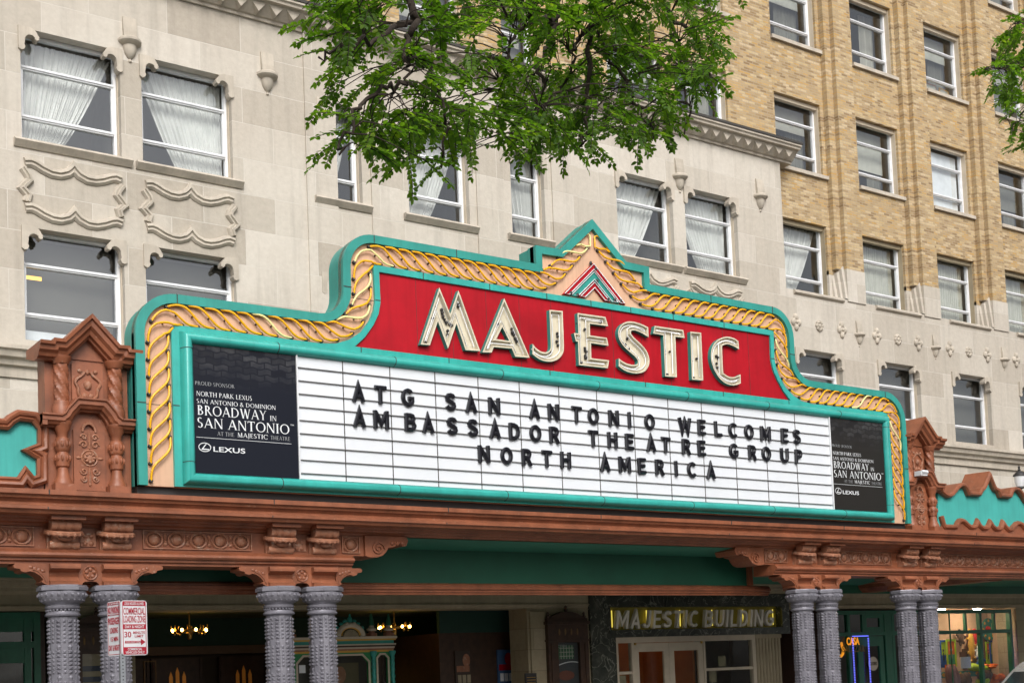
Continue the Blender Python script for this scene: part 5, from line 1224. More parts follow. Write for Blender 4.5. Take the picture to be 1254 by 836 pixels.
# --- carved poster cases
def case(xa, xb_, label, glassy, yw):
    t = thing('display_case', label, 'display case', ((xa + xb_) / 2, yw, 0), 'carved poster cases')
    zt2 = P(690, 757, yw)[1]; w = xb_ - xa; d = yw - .14
    outp = [(xa, .4), (xb_, .4), (xb_, zt2), (xa, zt2)]; hole = [(xa + w * .24, .6), (xb_ - w * .22, .6), (xb_ - w * .22, zt2 - .48), (xa + w * .24, zt2 - .48)]
    mb = MB(); mb.prism([outp, hole], d, yw - .002); mb.box(xa - .03, xb_ + .03, d - .04, yw - .002, zt2 - .12, zt2 - .06); mb.box(xa - .02, xb_ + .02, d - .03, yw - .002, zt2 - .46, zt2 - .42)
    mb.box(xa + .06, xa + .1, d - .02, d, .4, zt2 - .5); mb.box(xb_ - .1, xb_ - .06, d - .02, d, .4, zt2 - .5)
    mb.prism([(xa, zt2 - .01)] + [(xa + w * (.06 + .88 * i / 10), zt2 + .13 * sin(pi * i / 10) + .01) for i in range(11)] + [(xb_, zt2 - .01)], d, yw - .01)
    mb.build('case_frame', 'wood', t, smooth=0)
    for x in (xa + .05, (xa + xb_) / 2, xb_ - .05):
        zz = zt2 + (.13 if abs(x - (xa + xb_) / 2) < .1 else 0); mb = MB(); mb.lathe([(.03, 0), (.04, .04), (.02, .07), (.03, .10), (0, .14)], (x, d + .05, zz), 'Z', 10); mb.build('finial', 'wood', t, smooth=40)
    mb = MB()
    for q in range(4): mb.ball((xa + w * (.28 + .15 * q), d - .002, zt2 - .27), .02, .012, .07)
    mb.build('carved_figures', 'gold' if False else plain('dull_gold', (.16, .09, .025), .5), t, smooth=60)
    mb = MB(); mb.box(xa + w * .2, xb_ - w * .2, yw - .06, yw - .05, .55, zt2 - .45); o = mb.build('poster', 'oldcream' if not glassy else plain('poster_print', (.05, .055, .06), .4), t, smooth=0)
    if glassy:
        y = yw - .064; x0_, x1_ = hole[0][0], hole[1][0]; zt3 = hole[2][1]; ww = x1_ - x0_
        s = MB(); s.box(x0_ + ww * .1, x0_ + ww * .8, y, y + .003, zt3 - .33, zt3 - .06); s.build('printed_building', plain('print_green', (.05, .13, .07), .6), o, smooth=0)
        s = MB()
        for i in range(5): s.box(x0_ + ww * (.2 + .13 * i), x0_ + ww * (.22 + .13 * i), y - .003, y, zt3 - .33, zt3 - .06)
        for i in range(3): s.box(x0_ + ww * .15, x0_ + ww * .8, y - .003, y, zt3 - .12 - .08 * i, zt3 - .108 - .08 * i)
        s.build('printed_grid', 'sheer', o, smooth=0)
        s = MB(); s.tube([(x0_ + ww * (.02 + .96 * i / 10), y, zt3 - .46 + .07 * sin(pi * i / 14)) for i in range(11)], .012, 4); s.build('printed_arch', 'white', o, smooth=0)
        s = MB(); s.ball((x0_ + ww * .42, y, zt3 - .66), ww * .38, .004, .10); s.build('printed_car', plain('print_rust', (.16, .05, .03), .5), o, smooth=0)
        s = MB(); put_text(s, 'ECTION', x0_ + .01, x0_ + ww * .48, zt3 - .10, .055, y - .004, .002); s.build('lettering', 'inkdim', o, smooth=0)
    else:
        for i, zz in enumerate((1.95, 1.78, 1.62, 1.40)):
            s = MB(); s.box(hole[0][0], hole[1][0], yw - .07, yw - .06, zz, zz + .085); s.build('notice_band', plain('navy', (.02, .03, .06), .5), o, smooth=0)
    MB().add([(hole[0][0], d + .03, .6), (hole[1][0], d + .03, .6), (hole[1][0], d + .03, hole[2][1]), (hole[0][0], d + .03, hole[2][1])], [(0, 1, 2, 3)]).build('pane', 'shopglass', t, smooth=0)
case(P(667, 800, 20.985)[0], P(716, 800, 20.985)[0], 'carved dark wooden poster case on the cream wall left of the marble entrance', True, 20.985)
case(5.98, 6.92, 'carved dark wooden notice case seen between the first two columns', False, 20.985)
mb = MB(); a = P(642, 824, 20.94); c = P(656, 836, 20.94); mb.box(a[0], c[0], 20.90, 20.938, 1.35, a[1]); pq = mb.build('plaque', 'dark', smooth=0)
s = MB(); 
for i in range(3): s.box(a[0] + .03, c[0] - .03, 20.897, 20.9, a[1] - .09 - .05 * i, a[1] - .075 - .05 * i)
s.build('engraved_lines', 'brass', pq, smooth=0)
tag(pq, 'small black plaque fixed low on the cream stone pilaster', 'plaque')
# --- building entrance in dark green marble
def marble():
    mt, t, b = nodes('green_marble'); v = coords(t)
    w1 = noise(t, v, 2.2, 8, .7); wv = t.nodes.new('ShaderNodeTexNoise'); sock(wv, 'Scale', 1.7); sock(wv, 'Detail', 9); sock(wv, 'Distortion', 1.8); t.links.new(v, wv.inputs['Vector'])
    c = ramp(t, w1, [(.3, (.012, .018, .014)), (.55, (.05, .055, .045)), (.75, (.14, .135, .11))]).outputs[0]
    c = mixc(t, ramp(t, wv.outputs['Fac'], [(.485, (0, 0, 0)), (.5, (.7, .7, .7)), (.515, (0, 0, 0))]).outputs[0], c, (.30, .30, .25)); t.links.new(c, b.inputs['Base Color']); sock(b, 'Roughness', .25); return mt
M['marble'] = marble()
EN = thing('building_entrance', 'dark green marble entrance with lit letters over cream double doors', 'entrance', (19.7, 21, 0))
xa, xb_ = P(720, 760, YG)[0], P(964, 760, YG)[0]
na, nb = P(745, 757, YG)[0], P(955, 757, YG)[0]; nz0, nz1 = 2.46, 2.93
da, db = P(752, 800, YG)[0], P(925, 800, YG)[0]; dz = P(800, 779, YG)[1]
mb = MB(); mb.prism([[(xa, 0), (da, 0), (da, dz), (xb_, dz), (xb_, 3.20), (xa, 3.20)], [(na, nz0), (nb, nz0), (nb, nz1), (na, nz1)]], YG - .08, YG + .45); mb.box(xa, xb_, YG - .10, YG - .081, 3.10, 3.20); mb.box(na - .06, nb + .06, YG - .105, YG - .08, nz0 - .07, nz0 - .01); mb.build('marble_surround', 'marble', EN, smooth=0)
mb = MB(); mb.add([(na - .02, YG + .12, nz0 - .02), (nb + .02, YG + .12, nz0 - .02), (nb + .02, YG + .12, nz1 + .02), (na - .02, YG + .12, nz1 + .02)], [(0, 1, 2, 3)]); mb.build('sign_niche', plain('niche_yellow', (.40, .34, .05), .5), EN, smooth=0)
for k in range(6):
    xx = na + .15 + (nb - na - .3) * k / 5
    mb = MB(); mb.tube([(xx, YG + .07, nz0 + .06), (xx + .0, YG + .07, nz1 - .06)], .012, 6); mb.build('niche_lamp', emit('niche_tube', (1, .80, .12), .7), EN, smooth=60)
mb = MB(); xq = na + .13; hh_ = nz1 - nz0 - .09; tot = sum(BLOCK[c_][0] + .16 if c_ != ' ' else .34 for c_ in 'MAJESTIC BUILDING'); kx = (nb - na - .36) / tot
for c_ in 'MAJESTIC BUILDING':
    if c_ == ' ': xq += .34 * kx; continue
    block(mb, c_, xq, nz0 + .02, BLOCK[c_][0] * kx, hh_, YG - .07, lambda k: [(-.028, .09), (-.028, -.0006 * k), (.028, -.0006 * k), (.028, .09)], .16); xq += (BLOCK[c_][0] + .16) * kx
if True: pass
mb.build('lettering', plain('letter_grey', (.88, .82, .72), .5), EN, smooth=0)
# cream door frames
mb = MB(); t_ = .09
bars = [da + .03, da + .03 + .42, P(861, 800, YG)[0] - .0, db - .04]
mb.box(da, db, YG - .02, YG + .10, dz - .12, dz - .002)
for x in (da + .0, db - .10): mb.box(x, x + .10, YG - .02, YG + .10, 0, dz - .12)
d0, d1 = P(776, 800, YG)[0], P(861, 800, YG)[0]; dm = (d0 + d1) / 2
for x in (d0 - .06, d1): mb.box(x, x + .06, YG - .015, YG + .10, 0, dz - .12)
zr = P(800, 822, YG)[1]
for a, b_ in ((da + .1, d0 - .06), (d1 + .06, db - .1)): mb.box(a, b_, YG + .0, YG + .08, zr - .03, zr + .03)
mb.build('door_frame', 'ivory', EN, smooth=0)
for a, b_ in ((d0, dm - .004), (dm + .004, d1)):
    mb = MB(); mb.prism([[(a, .02), (b_, .02), (b_, dz - .13), (a, dz - .13)], [(a + .14, .3), (b_ - .14, .3), (b_ - .14, dz - .31), (a + .14, dz - .31)]], YG + .0, YG + .06); o = mb.build('door', 'ivory', EN, smooth=0)
    MB().box(a + .1, b_ - .1, YG + .03, YG + .035, .25, dz - .28).build('pane', 'shopglass', o, smooth=0)
    mb = MB(); mb.box(a + .02, a + .06, YG - .03, YG, dz - .17, dz - .12) if a == d0 else mb.box(b_ - .06, b_ - .02, YG - .03, YG, dz - .17, dz - .12); mb.build('hinge', 'brass', o, smooth=0)
for a, b_ in ((da + .1, d0 - .06), (d1 + .06, db - .1)): MB().box(a, b_, YG + .04, YG + .045, 0.1, dz - .12).build('pane', 'shopglass', EN, smooth=0)
mb = MB(); mb.box(d1 + .5, d1 + .72, YG + .06, YG + .065, zr + .06, zr + .28); mb.box(d1 + .2, d1 + .42, YG + .06, YG + .065, zr - .28, zr - .02); mb.box(da + .12, da + .34, YG + .06, YG + .065, zr - .3, zr - .05); mb.build('paper_notice', 'oldcream', EN, smooth=0)
mb = MB(); x = db + .02
while x < xb_ - .28: mb.extr([(0, 0), (0, 0.001), (.001, 0)], 0, .001) if False else mb.lathe([(.045, 0.1), (.045, dz - .08)], (x + .05, YG + .02, 0), 'Z', 10); x += .10
mb.box(db, xb_ - .26, YG - .04, YG + .1, dz - .09, dz - .002); mb.build('fluted_panel', 'oldcream', EN, smooth=40)
# warm vestibule behind the doors
VB = MB(); VB.box(da, d1 + .2, YG + 2.2, YG + 2.3, 0, 2.8); VB.box(da - .1, da, YG + .5, YG + 2.3, 0, 2.8); VB.box(d1 + .15, d1 + .2, YG + .5, YG + 2.3, 0, 2.8); VB.build('vestibule_wall', 'orange', EN, smooth=0)
MB().box(da - .1, xb_, YG + .46, YG + 2.3, 2.75, 2.8).build('vestibule_ceiling', 'oldcream', EN, smooth=0)
def lamp(x, y, z, lab, s=.09, name='ceiling_lamp', mat='bulb', group=None):
    o = MB().lathe([(0, -.03), (s * .7, -.02), (s, .03), (s * .6, .06)], (x, y, z), 'Z', 14).build(name, mat, smooth=60); return tag(o, lab, 'lamp', group)
M['bulb2'] = emit('soft_bulb', (1, .55, .18), 5)
lamp(da + .9, YG + 1.2, 2.66, 'round warm ceiling lamp inside the doors of the marble entrance, left of a second one', .11, mat='bulb2', group='vestibule lamps'); lamp(da + 2.1, YG + 1.4, 2.66, 'round warm ceiling lamp inside the doors of the marble entrance, right of a first one', .11, mat='bulb2', group='vestibule lamps')
# --- green shop fronts
def frame_grid(mb, x0, x1, z0, z1, xs, zs, y, t=.07, d=.10):
    mb.box(x0, x0 + t, y, y + d, z0, z1); mb.box(x1 - t, x1, y, y + d, z0, z1); mb.box(x0 + t, x1 - t, y, y + d, z1 - t, z1)
    for x in xs: mb.box(x - t / 2, x + t / 2, y + .005, y + d - .005, z0, z1 - t)
    for z in zs: mb.box(x0 + t, x1 - t, y - .005, y + d + .004, z - t / 2, z + t / 2)
SF = thing('storefront', 'dark green storefront with glazed transoms and doors at the far left', 'storefront', (4.0, 21, 0))
zt0 = 2.90; xr = P(50, 800, YG)[0]
mb = MB(); xd = P(36, 800, YG)[0]; frame_grid(mb, 1.0, xr, 0, zt0, [xd - .02, 2.4, 3.6], [P(20, 789, YG)[1]], YG, .10, .12); mb.box(1.0, xr, YG + .02, YG + .10, zt0 - .30, zt0 - .1); mb.box(xd - 1.2, xd - .03, YG + .02, YG + .08, P(20, 789, YG)[1] - .28, P(20, 789, YG)[1]); mb.build('shop_frame', 'green', SF, smooth=0)
MB().box(1.05, xr - .03, YG + .06, YG + .065, 0, zt0 - .1).build('pane', 'shopglass', SF, smooth=0)
mb = MB(); mb.box(.5, xr + .3, YG + 1.6, YG + 1.7, 0, 3.2); mb.box(xr + .02, xr + .1, YG + .13, YG + 1.7, 0, 3.2); mb.build('shop_wall', 'wood', SF, smooth=0)
SR = thing('storefront', 'green storefront with glazed door and tall transoms framed by blue light strips', 'storefront', (26, 21, 0))
xs0, xs1 = P(1008, 790, YG)[0], P(1147, 790, YG)[0]; zt1 = P(1080, 747, YG)[1]; ztr = P(1080, 775, YG)[1]
xm1, xm2 = P(1083, 790, YG)[0], P(1096, 790, YG)[0]; xw = P(1041, 790, YG)[0]
mb = MB(); frame_grid(mb, xs0, xs1, 0, zt1, [xw, xm1 + .1, xm2 - .02], [ztr], YG + .0, .09, .12); mb.box(xm1 + .05, xm2, YG + .01, YG + .1, 0, zt1)
mb.prism([[(xw + .3, .02), (xm1, .02), (xm1, ztr - .06), (xw + .3, ztr - .06)], [(xw + .48, .3), (xm1 - .16, .3), (xm1 - .16, ztr - .30), (xw + .48, ztr - .30)]], YG + .02, YG + .08)
mb.prism([[(xw + .5, ztr + .03), (xm1 + .05, ztr + .03), (xm1 + .05, zt1 - .08), (xw + .5, zt1 - .08)], [(xw + .66, ztr + .16), (xm1 - .1, ztr + .16), (xm1 - .1, zt1 - .18), (xw + .66, zt1 - .18)]], YG + .02, YG + .08)
mb.build('shop_frame', 'green', SR, smooth=0)
MB().box(xs0, xs1, YG + .05, YG + .055, 0, zt1).build('pane', 'shopglass', SR, smooth=0)
mb = MB(); mb.box(xs0 - .6, xs1 + 2.6, YG + 2.4, YG + 2.5, 0, 3.0); mb.box(xs0 - .6, xs0 - .5, YG + .1, YG + 2.4, 0, 3.0); mb.build('shop_wall', plain('shop_inner_brown', (.09, .045, .028), .8), SR, smooth=0)
led = emit('blue_light_strip', (.16, .18, 1.0), 1.1); ledv = emit('violet_light_strip', (.34, .16, 1.0), 1.6)
ln = MB(); a = P(1044, 779, YG - .03); b_ = P(1063, 777, YG - .03)
for s_ in range(int((a[1] - .3) / .04)):
    ln.box(a[0] - .014, a[0] + .014, YG - .04, YG - .02, .3 + s_ * .04, .322 + s_ * .04); ln.box(b_[0] - .014, b_[0] + .014, YG - .04, YG - .02, .3 + s_ * .04, .322 + s_ * .04)
x = a[0]
while x < b_[0]: ln.box(x, x + .025, YG - .04, YG - .02, a[1] - .0, a[1] + .02); x += .045
tag(ln.build('light_strip', led, smooth=0), 'blue dotted light strip outlining the green glazed shop door', 'light strip', 'light strips round the shop windows')
oc = emit('orange_neon', (1, .36, .02), .55)
mb = MB(); a = P(1037, 788, YG - .012); b_ = P(1052, 780, YG - .012); put_text(mb, 'CASA', a[0], b_[0], a[1] - .02, .17, YG - .012, .01, offset=.02); so_ = mb.build('window_sign', oc, smooth=0)
mb = MB(); a2 = P(1032, 797, YG - .012); b2 = P(1059, 797, YG - .012); put_text(mb, 'SALAZAR', a2[0], b2[0], a2[1] - .02, .15, YG - .012, .01, offset=.008); mb.build('faded_lettering', plain('faded_gold', (.22, .14, .03), .5), so_, smooth=0)
tag(so_, 'orange window lettering reading CASA on the glass beside the green shop door', 'sign')
a = P(1030.5, 793, YG + .08); mb = MB(); mb.ball((a[0], YG + .07, a[1] + .10), .05, .015, .05); mb.tube([(a[0], YG + .07, a[1] + .06), (a[0] + .06, YG + .07, a[1] - .04), (a[0] + .02, YG + .07, a[1] - .14), (a[0] - .06, YG + .07, a[1] - .2)], .035, 7); mb.tube([(a[0] + .03, YG + .07, a[1]), (a[0] + .14, YG + .07, a[1] - .06)], .018, 5)
tag(mb.build('window_ornament', oc, smooth=60), 'small orange curled figure glowing in the shop window beside the column', 'ornament')
a = P(1069, 812, YG + .02); mb = MB(); mb.lathe([(0, -.012), (.17, -.012), (.17, 0), (0, 0)], (a[0], YG + .018, a[1]), 'Y', 28, sq=1.0); ds = mb.build('door_sign', 'ivory', smooth=0)
mb = MB(); put_text(mb, 'CLOSED', a[0] - .13, a[0] + .13, a[1] - .035, .075, YG + .0, .004, offset=.005); mb.build('lettering', 'wood', ds, smooth=0)
tag(ds, 'round cream hanging sign on the glass of the green shop door', 'sign')
# --- bright shop window
SW = thing('shop_window', 'bright shop window with green frame and colourful wares at the right edge', 'shop window', (29.6, 21, 0))
xa, xb_ = P(1148, 790, YG)[0], P(1241, 790, YG)[0]; zt2 = P(1190, 746, YG)[1]; ztr = P(1190, 773, YG)[1]
xms = [P(1203, 790, YG)[0]]; xm3 = [P(1184, 760, YG)[0], P(1219, 760, YG)[0]]
mb = MB(); frame_grid(mb, xa, xb_, 0.3, zt2, xms, [ztr], YG, .09, .12)
for x in xm3: mb.box(x - .03, x + .03, YG + .02, YG + .10, ztr, zt2 - .05)
mb.box(P(1167, 790, YG)[0] - .012, P(1167, 790, YG)[0] + .012, YG + .05, YG + .08, .3, zt2); mb.build('window_frame', 'green', SW, smooth=0)
MB().box(xa, xb_, YG + .06, YG + .065, .3, zt2).build('pane', 'shopglass', SW, smooth=0)
wy = YG + 1.1
pk = painted('pink_plaster', (.60, .40, .28), .9, None, .1, 2, False)
mb = MB(); mb.box(xa, xb_ + 1.4, wy, wy + .1, 0, 3.2); mb.box(xb_ + .5, xb_ + .6, YG + .13, wy, 0, 3.2); mb.box(xa - .1, xa, YG + .13, wy, 0, 3.2); mb.build('shop_wall', pk, SW, smooth=0)
mb = MB(); mb.box(xa, xb_ + .6, YG + .13, wy, 2.95, 3.0); mb.build('shop_ceiling', 'oldcream', SW, smooth=0)
mb = MB(); zc = P(1210, 823, wy)[1]; mb.box(xa, xb_ + .6, wy - .006, wy, zc - .08, zc + .08); tb = mb.build('tile_band', 'teal', SW, smooth=0)
mb = MB(); x = xa + .1
while x < xb_ + .4: mb.prism([(x, zc), (x + .09, zc + .06), (x + .18, zc), (x + .09, zc - .06)], wy - .01, wy - .006); x += .36
mb.build('tile_motif', 'gold', tb, smooth=0)
for i, (px_, py_, ht) in enumerate(((1199, 774, 1), (1236, 773, 1))):
    a = P(px_, py_, YG + .16); mb = MB()
    for s_ in range(40): mb.box(a[0] - .02, a[0] + .02, YG + .15, YG + .17, a[1] - .042 * (s_ + 1), a[1] - .042 * s_ - .016)
    tag(mb.build('light_strip', led if i == 0 else ledv, smooth=0), ['blue dotted light strip beside the middle post of the bright shop window', 'violet dotted light strip down the right side of the bright shop window'][i], 'light strip', 'light strips round the shop windows')
M['bulb3'] = emit('shop_bulb', (1, .80, .55), 130)
for x, lb in ((xa + .9, 'left'), (xa + 2.4, 'right')): lamp(x, YG + .5, 2.86, f'round warm ceiling lamp inside the bright shop window, {lb} of the pair', .12, mat='bulb3', group='shop window lamps')
pcols = {n: plain(n, c, .6) for n, c in (('ware_blue', (.02, .10, .40)), ('ware_lime', (.40, .55, .02)), ('ware_orange', (.70, .13, .01)), ('ware_red', (.5, .02, .02)), ('ware_brown', (.10, .05, .03)), ('ware_pink', (.40, .06, .16)), ('ware_green', (.03, .22, .10)), ('ware_mauve', (.22, .12, .14)))}
def framed(px_, py_, w, h, y, fm, cm1, cm2, lab, fig='dark'):
    x, z = P(px_, py_, y); mb = MB(); mb.prism([[(x, z), (x + w, z), (x + w, z + h), (x, z + h)], [(x + .05, z + .05), (x + w - .05, z + .05), (x + w - .05, z + h - .05), (x + .05, z + h - .05)]], y - .03, y - .002); o = mb.build('framed_picture', fm, smooth=0)
    MB().box(x + .05, x + w - .05, y - .012, y - .004, z + h * .45, z + h - .05).build('painted_sky', cm1, o, smooth=0); MB().box(x + .05, x + w - .05, y - .012, y - .004, z + .05, z + h * .45).build('painted_ground', cm2, o, smooth=0)
    f = MB(); f.ball((x + w * .5, y - .014, z + h * .62), w * .12, .01, w * .12); f.ball((x + w * .5, y - .014, z + h * .38), w * .10, .01, h * .18); f.build('painted_figure', fig, o, smooth=60)
    return tag(o, lab, 'picture', 'pictures in the shop window')
framed(1159.5, 816, .40, .72, wy - .35, pcols['ware_lime'], pcols['ware_orange'], pcols['ware_green'], 'lime framed picture with orange sky in the bright shop window', 'white')
framed(1151.5, 817, .30, .72, wy - .30, pcols['ware_blue'], pcols['ware_lime'], pcols['ware_blue'], 'blue framed picture half hidden behind the last column')
framed(1158, 832, .42, .40, wy - .40, pcols['ware_orange'], pcols['ware_blue'], pcols['ware_orange'], 'orange framed picture low in the bright shop window')
x, z = P(1206, 817, wy); mb = MB(); mb.prism([[(x, z), (x + .72, z), (x + .72, z + 1.18), (x, z + 1.18)], [(x + .08, z + .08), (x + .64, z + .08), (x + .64, z + 1.10), (x + .08, z + 1.10)]], wy - .06, wy - .002); o = mb.build('framed_mirror', pcols['ware_brown'], smooth=0); MB().box(x + .08, x + .64, wy - .02, wy - .01, z + .08, z + 1.10).build('mirror_face', 'ivory', o, smooth=0); tag(o, 'tall dark brown framed mirror on the pink wall of the bright shop window', 'mirror')
framed(1207.5, 813, .22, .62, wy - .07, pcols['ware_lime'], pcols['ware_orange'], pcols['ware_lime'], 'narrow lime framed picture in front of the tall brown mirror')
framed(1212.5, 814, .36, .68, wy - .08, pcols['ware_blue'], pcols['ware_lime'], pcols['ware_green'], 'wide blue framed picture in front of the tall brown mirror', pcols['ware_blue'])
x, z = P(1213, 770, wy - .2); mb = MB(); mb.lathe([(0, -.02), (.24, -.02), (.30, -.05), (.31, -.03), (.24, 0), (0, 0)], (x, wy - .1, z), 'Y', 28); o = mb.build('wall_plate', 'teal', smooth=30); s = MB()
for a in range(8): s.ball((x + .24 * cos(a * pi / 4), wy - .15, z + .24 * sin(a * pi / 4)), .04, .01, .04, 7, 4)
s.build('painted_dots', 'gold', o, smooth=60); s = MB(); s.ball((x, wy - .125, z), .13, .012, .10); s.build('painted_flower', pcols['ware_red'], o, smooth=60); tag(o, 'round painted plate with a red flower hung high in the bright shop window', 'plate')
x, z = P(1231, 786, wy); mb = MB(); mb.ball((x, wy - .06, z), .13, .06, .20); o = mb.build('wall_mask', pcols['ware_blue'], smooth=60); s = MB(); s.ball((x - .05, wy - .115, z + .05), .025, .02, .025); s.ball((x + .05, wy - .115, z + .05), .025, .02, .025); s.ball((x, wy - .12, z - .09), .05, .015, .02); s.build('eyes_and_mouth', 'white', o, smooth=60); tag(o, 'dark blue mask hanging on the pink wall of the shop window', 'mask')
def cross(px_, py_, h, y, mt, lab):
    x, z = P(px_, py_, y); mb = MB(); w = h * .13
    mb.prism([(x - w, z - h * .6), (x + w, z - h * .6), (x + w, z), (x + h * .32, z), (x + h * .32, z + 2 * w), (x + w, z + 2 * w), (x + w, z + h * .4), (x - w, z + h * .4), (x - w, z + 2 * w), (x - h * .32, z + 2 * w), (x - h * .32, z), (x - w, z)], y - .03, y - .002); return tag(mb.build('wall_cross', mt, smooth=0), lab, 'cross', 'crosses in the shop window')
cross(1231.5, 805, .42, wy, pcols['ware_pink'], 'pink cross on the pink wall beside the violet light strip'); cross(1180, 804, .55, wy, pcols['ware_brown'], 'plain brown cross above the white card in the shop window')
x, z = P(1177, 818, YG + .4); mb = MB(); mb.box(x, x + .42, YG + .40, YG + .41, z, z + .30); tag(mb.build('price_card', 'white', smooth=0), 'blank white card standing in the bright shop window', 'card')
for i, (px_, py_, mt, rx, rz, lb) in enumerate(((1198, 817, 'ware_lime', .40, .10, 'lime green cloth draped over a stand in the shop window'), (1212, 815, 'ware_orange', .28, .07, 'orange and yellow hat lying on the wares in the shop window'), (1205, 826, 'ware_brown', .36, .20, 'dark bundle of bags under the lime cloth in the shop window'), (1221, 831, 'ware_orange', .26, .14, 'orange bag low in the shop window by the violet strip'), (1204, 835, 'ware_lime', .22, .12, 'small lime bag at the foot of the shop window'), (1164, 832, 'ware_mauve', .20, .38, 'mauve clay figure low beside the orange picture'), (1182, 833, 'ware_brown', .14, .22, 'small brown statuette with a red lamp in the shop window'))):
    x, z = P(px_, py_, YG + .5); mb = MB(); random.seed(i)
    for q in range(7): mb.ball((x + rx * random.uniform(-.7, .7), YG + .5 + random.uniform(-.1, .1), z + rz * random.uniform(-.5, .5)), rx * random.uniform(.3, .55), .12, rz * random.uniform(.5, .9), 9, 6)
    tag(mb.build('shop_ware', pcols[mt], smooth=60), lb, 'shop ware', 'wares heaped in the shop window')
for i, (px_, py_, col) in enumerate(((1193, 779, 'ware_red'), (1188, 790, 'gold'), (1197, 800, 'white'), (1199, 808, 'ware_blue'), (1175, 780, 'ware_brown'))):
    x, z = P(px_, py_, wy - .1); mb = MB(); mb.ball((x, wy - .14, z), .13, .06, .18 if i != 1 else .4)
    for a in range(7): mb.ball((x + .16 * cos(a * .9), wy - .14, z + (.18 if i != 1 else .42) * sin(a * .9)), .05, .04, .05, 7, 4)
    tag(mb.build('hanging_ornament', pcols.get(col, col), smooth=60), ['red and white hanging ornament below the transom of the shop window', 'tall gold beaded ornament left of the blue light strip', 'white star ornament beside the blue light strip', 'bright blue bird shaped ornament beside the blue light strip', 'dark carved ornament high on the shop wall'][i], 'ornament', 'ornaments hanging in the shop window')
# wall lantern above the parapet
x, z = P(1249, 590, 20.3); LN = thing('wall_lantern', 'small black lantern with a white globe on the wall above the right parapet', 'lantern', (x, 20.9, z))
mb = MB(); mb.lathe([(.02, .30), (.045, .32), (.02, .36), (.035, .39), (0, .45)], (x, 20.3, z), 'Z', 12); mb.lathe([(.04, .30), (.16, .20), (.17, .16), (.14, .15)], (x, 20.3, z), 'Z', 12); mb.lathe([(.10, -.12), (.11, -.16), (.03, -.2), (.02, -.3)], (x, 20.3, z), 'Z', 12); mb.tube([(x, 20.3, z - .25), (x, 20.5, z - .35), (x, 20.99, z - .2)], .02, 6); mb.build('lantern_frame', 'dark', LN, smooth=40)
MB().lathe([(.10, -.12), (.135, .0), (.14, .15)], (x, 20.3, z), 'Z', 14).build('lantern_glass', 'white', LN, smooth=60)
# ------------------------------------------------------------------ loading zone sign on its post
YS = 12.75
xs_, zs_ = P(148, 800, YS); 
PT = thing('street_sign', 'two white and red loading zone signs set in a V on a perforated steel post', 'sign', (xs_, YS, 0))
px0 = P(151.5, 820, YS)[0]; ztop = P(150, 737, YS)[1]
mb = MB(); mb.box(px0 - .025, px0 + .025, YS + .02, YS + .065, 0, ztop + .0)
mb.build('post', plain('galvanised_steel', (.38, .40, .43), .4, .6), PT, smooth=0)
mb = MB(); z = .2
while z < ztop: mb.lathe([(.007, -.001), (.007, .0)], (px0, YS + .0195, z), 'Y', 8); z += .035
mb.build('post_hole', 'dark', PT, smooth=0)
def zone_panel(corner, ang, w, h, name, rows, label, ys=YS):
    """panel standing on its corner x,z; ang turns it about the vertical"""
    mats = ['white', ]
    o = MB(); r = .03; oc_ = arc(w - r, h - r, r, 0, 90, 4) + arc(r, h - r, r, 90, 180, 4) + arc(r, r, r, 180, 270, 4) + arc(w - r, r, r, 270, 360, 4)
    T = Matrix.Translation((corner[0], ys, corner[1])) @ Matrix.Rotation(ang, 4, 'Z')
    o.prism(oc_, 0, .004); o.xf(T); b_ = o.build('sign_panel', 'white', PT, smooth=0); b_['label'] = label
    d = MB(); 
    ins1 = inset(oc_, .012); d.prism([ins1, inset(oc_, .018)], -.0012, 0)
    tw = MB()
    for kind, z0, z1, txt in rows:
        z0, z1 = z0 * h, z1 * h
        if kind == 'bar': d.box(.014, w - .014, -.0014, 0, z0, z1); put_text(tw, txt, .035, w - .035, z0 + (z1 - z0) * .22, (z1 - z0) * .56, -.003, .0012, offset=.01)
        elif kind == 'bar2':
            d.box(.014, w - .014, -.0014, 0, z0, z1); q1, q2 = txt; put_text(tw, q1, .06, w - .06, z0 + (z1 - z0) * .55, (z1 - z0) * .32, -.003, .0012, offset=.012); put_text(tw, q2, .035, w - .035, z0 + (z1 - z0) * .12, (z1 - z0) * .32, -.003, .0012, offset=.012)
        elif kind == 'txt': put_text(d, txt[0], txt[1] * w, txt[2] * w, z0, z1 - z0, -.003, .0012, offset=.012)
        elif kind == 'arrow':
            d.box(w * .12, w * .78, -.0014, 0, z0 + (z1 - z0) * .32, z0 + (z1 - z0) * .68); d.prism([(w * .74, z0), (w * .92, (z0 + z1) / 2), (w * .74, z1)], -.0014, 0); put_text(tw, txt, .16 * w, .72 * w, z0 + (z1 - z0) * .4, (z1 - z0) * .2, -.003, .0012)
    d.cur = 1; d.add(tw.v, tw.f); d.xf(T); d.build('sign_printing', ['signred', 'white'], b_, smooth=0)
M['signred'] = plain('sign_red', (.42, .015, .035), .4)
cz = P(150, 802, YS)[1]; hh = ztop + .02 - cz
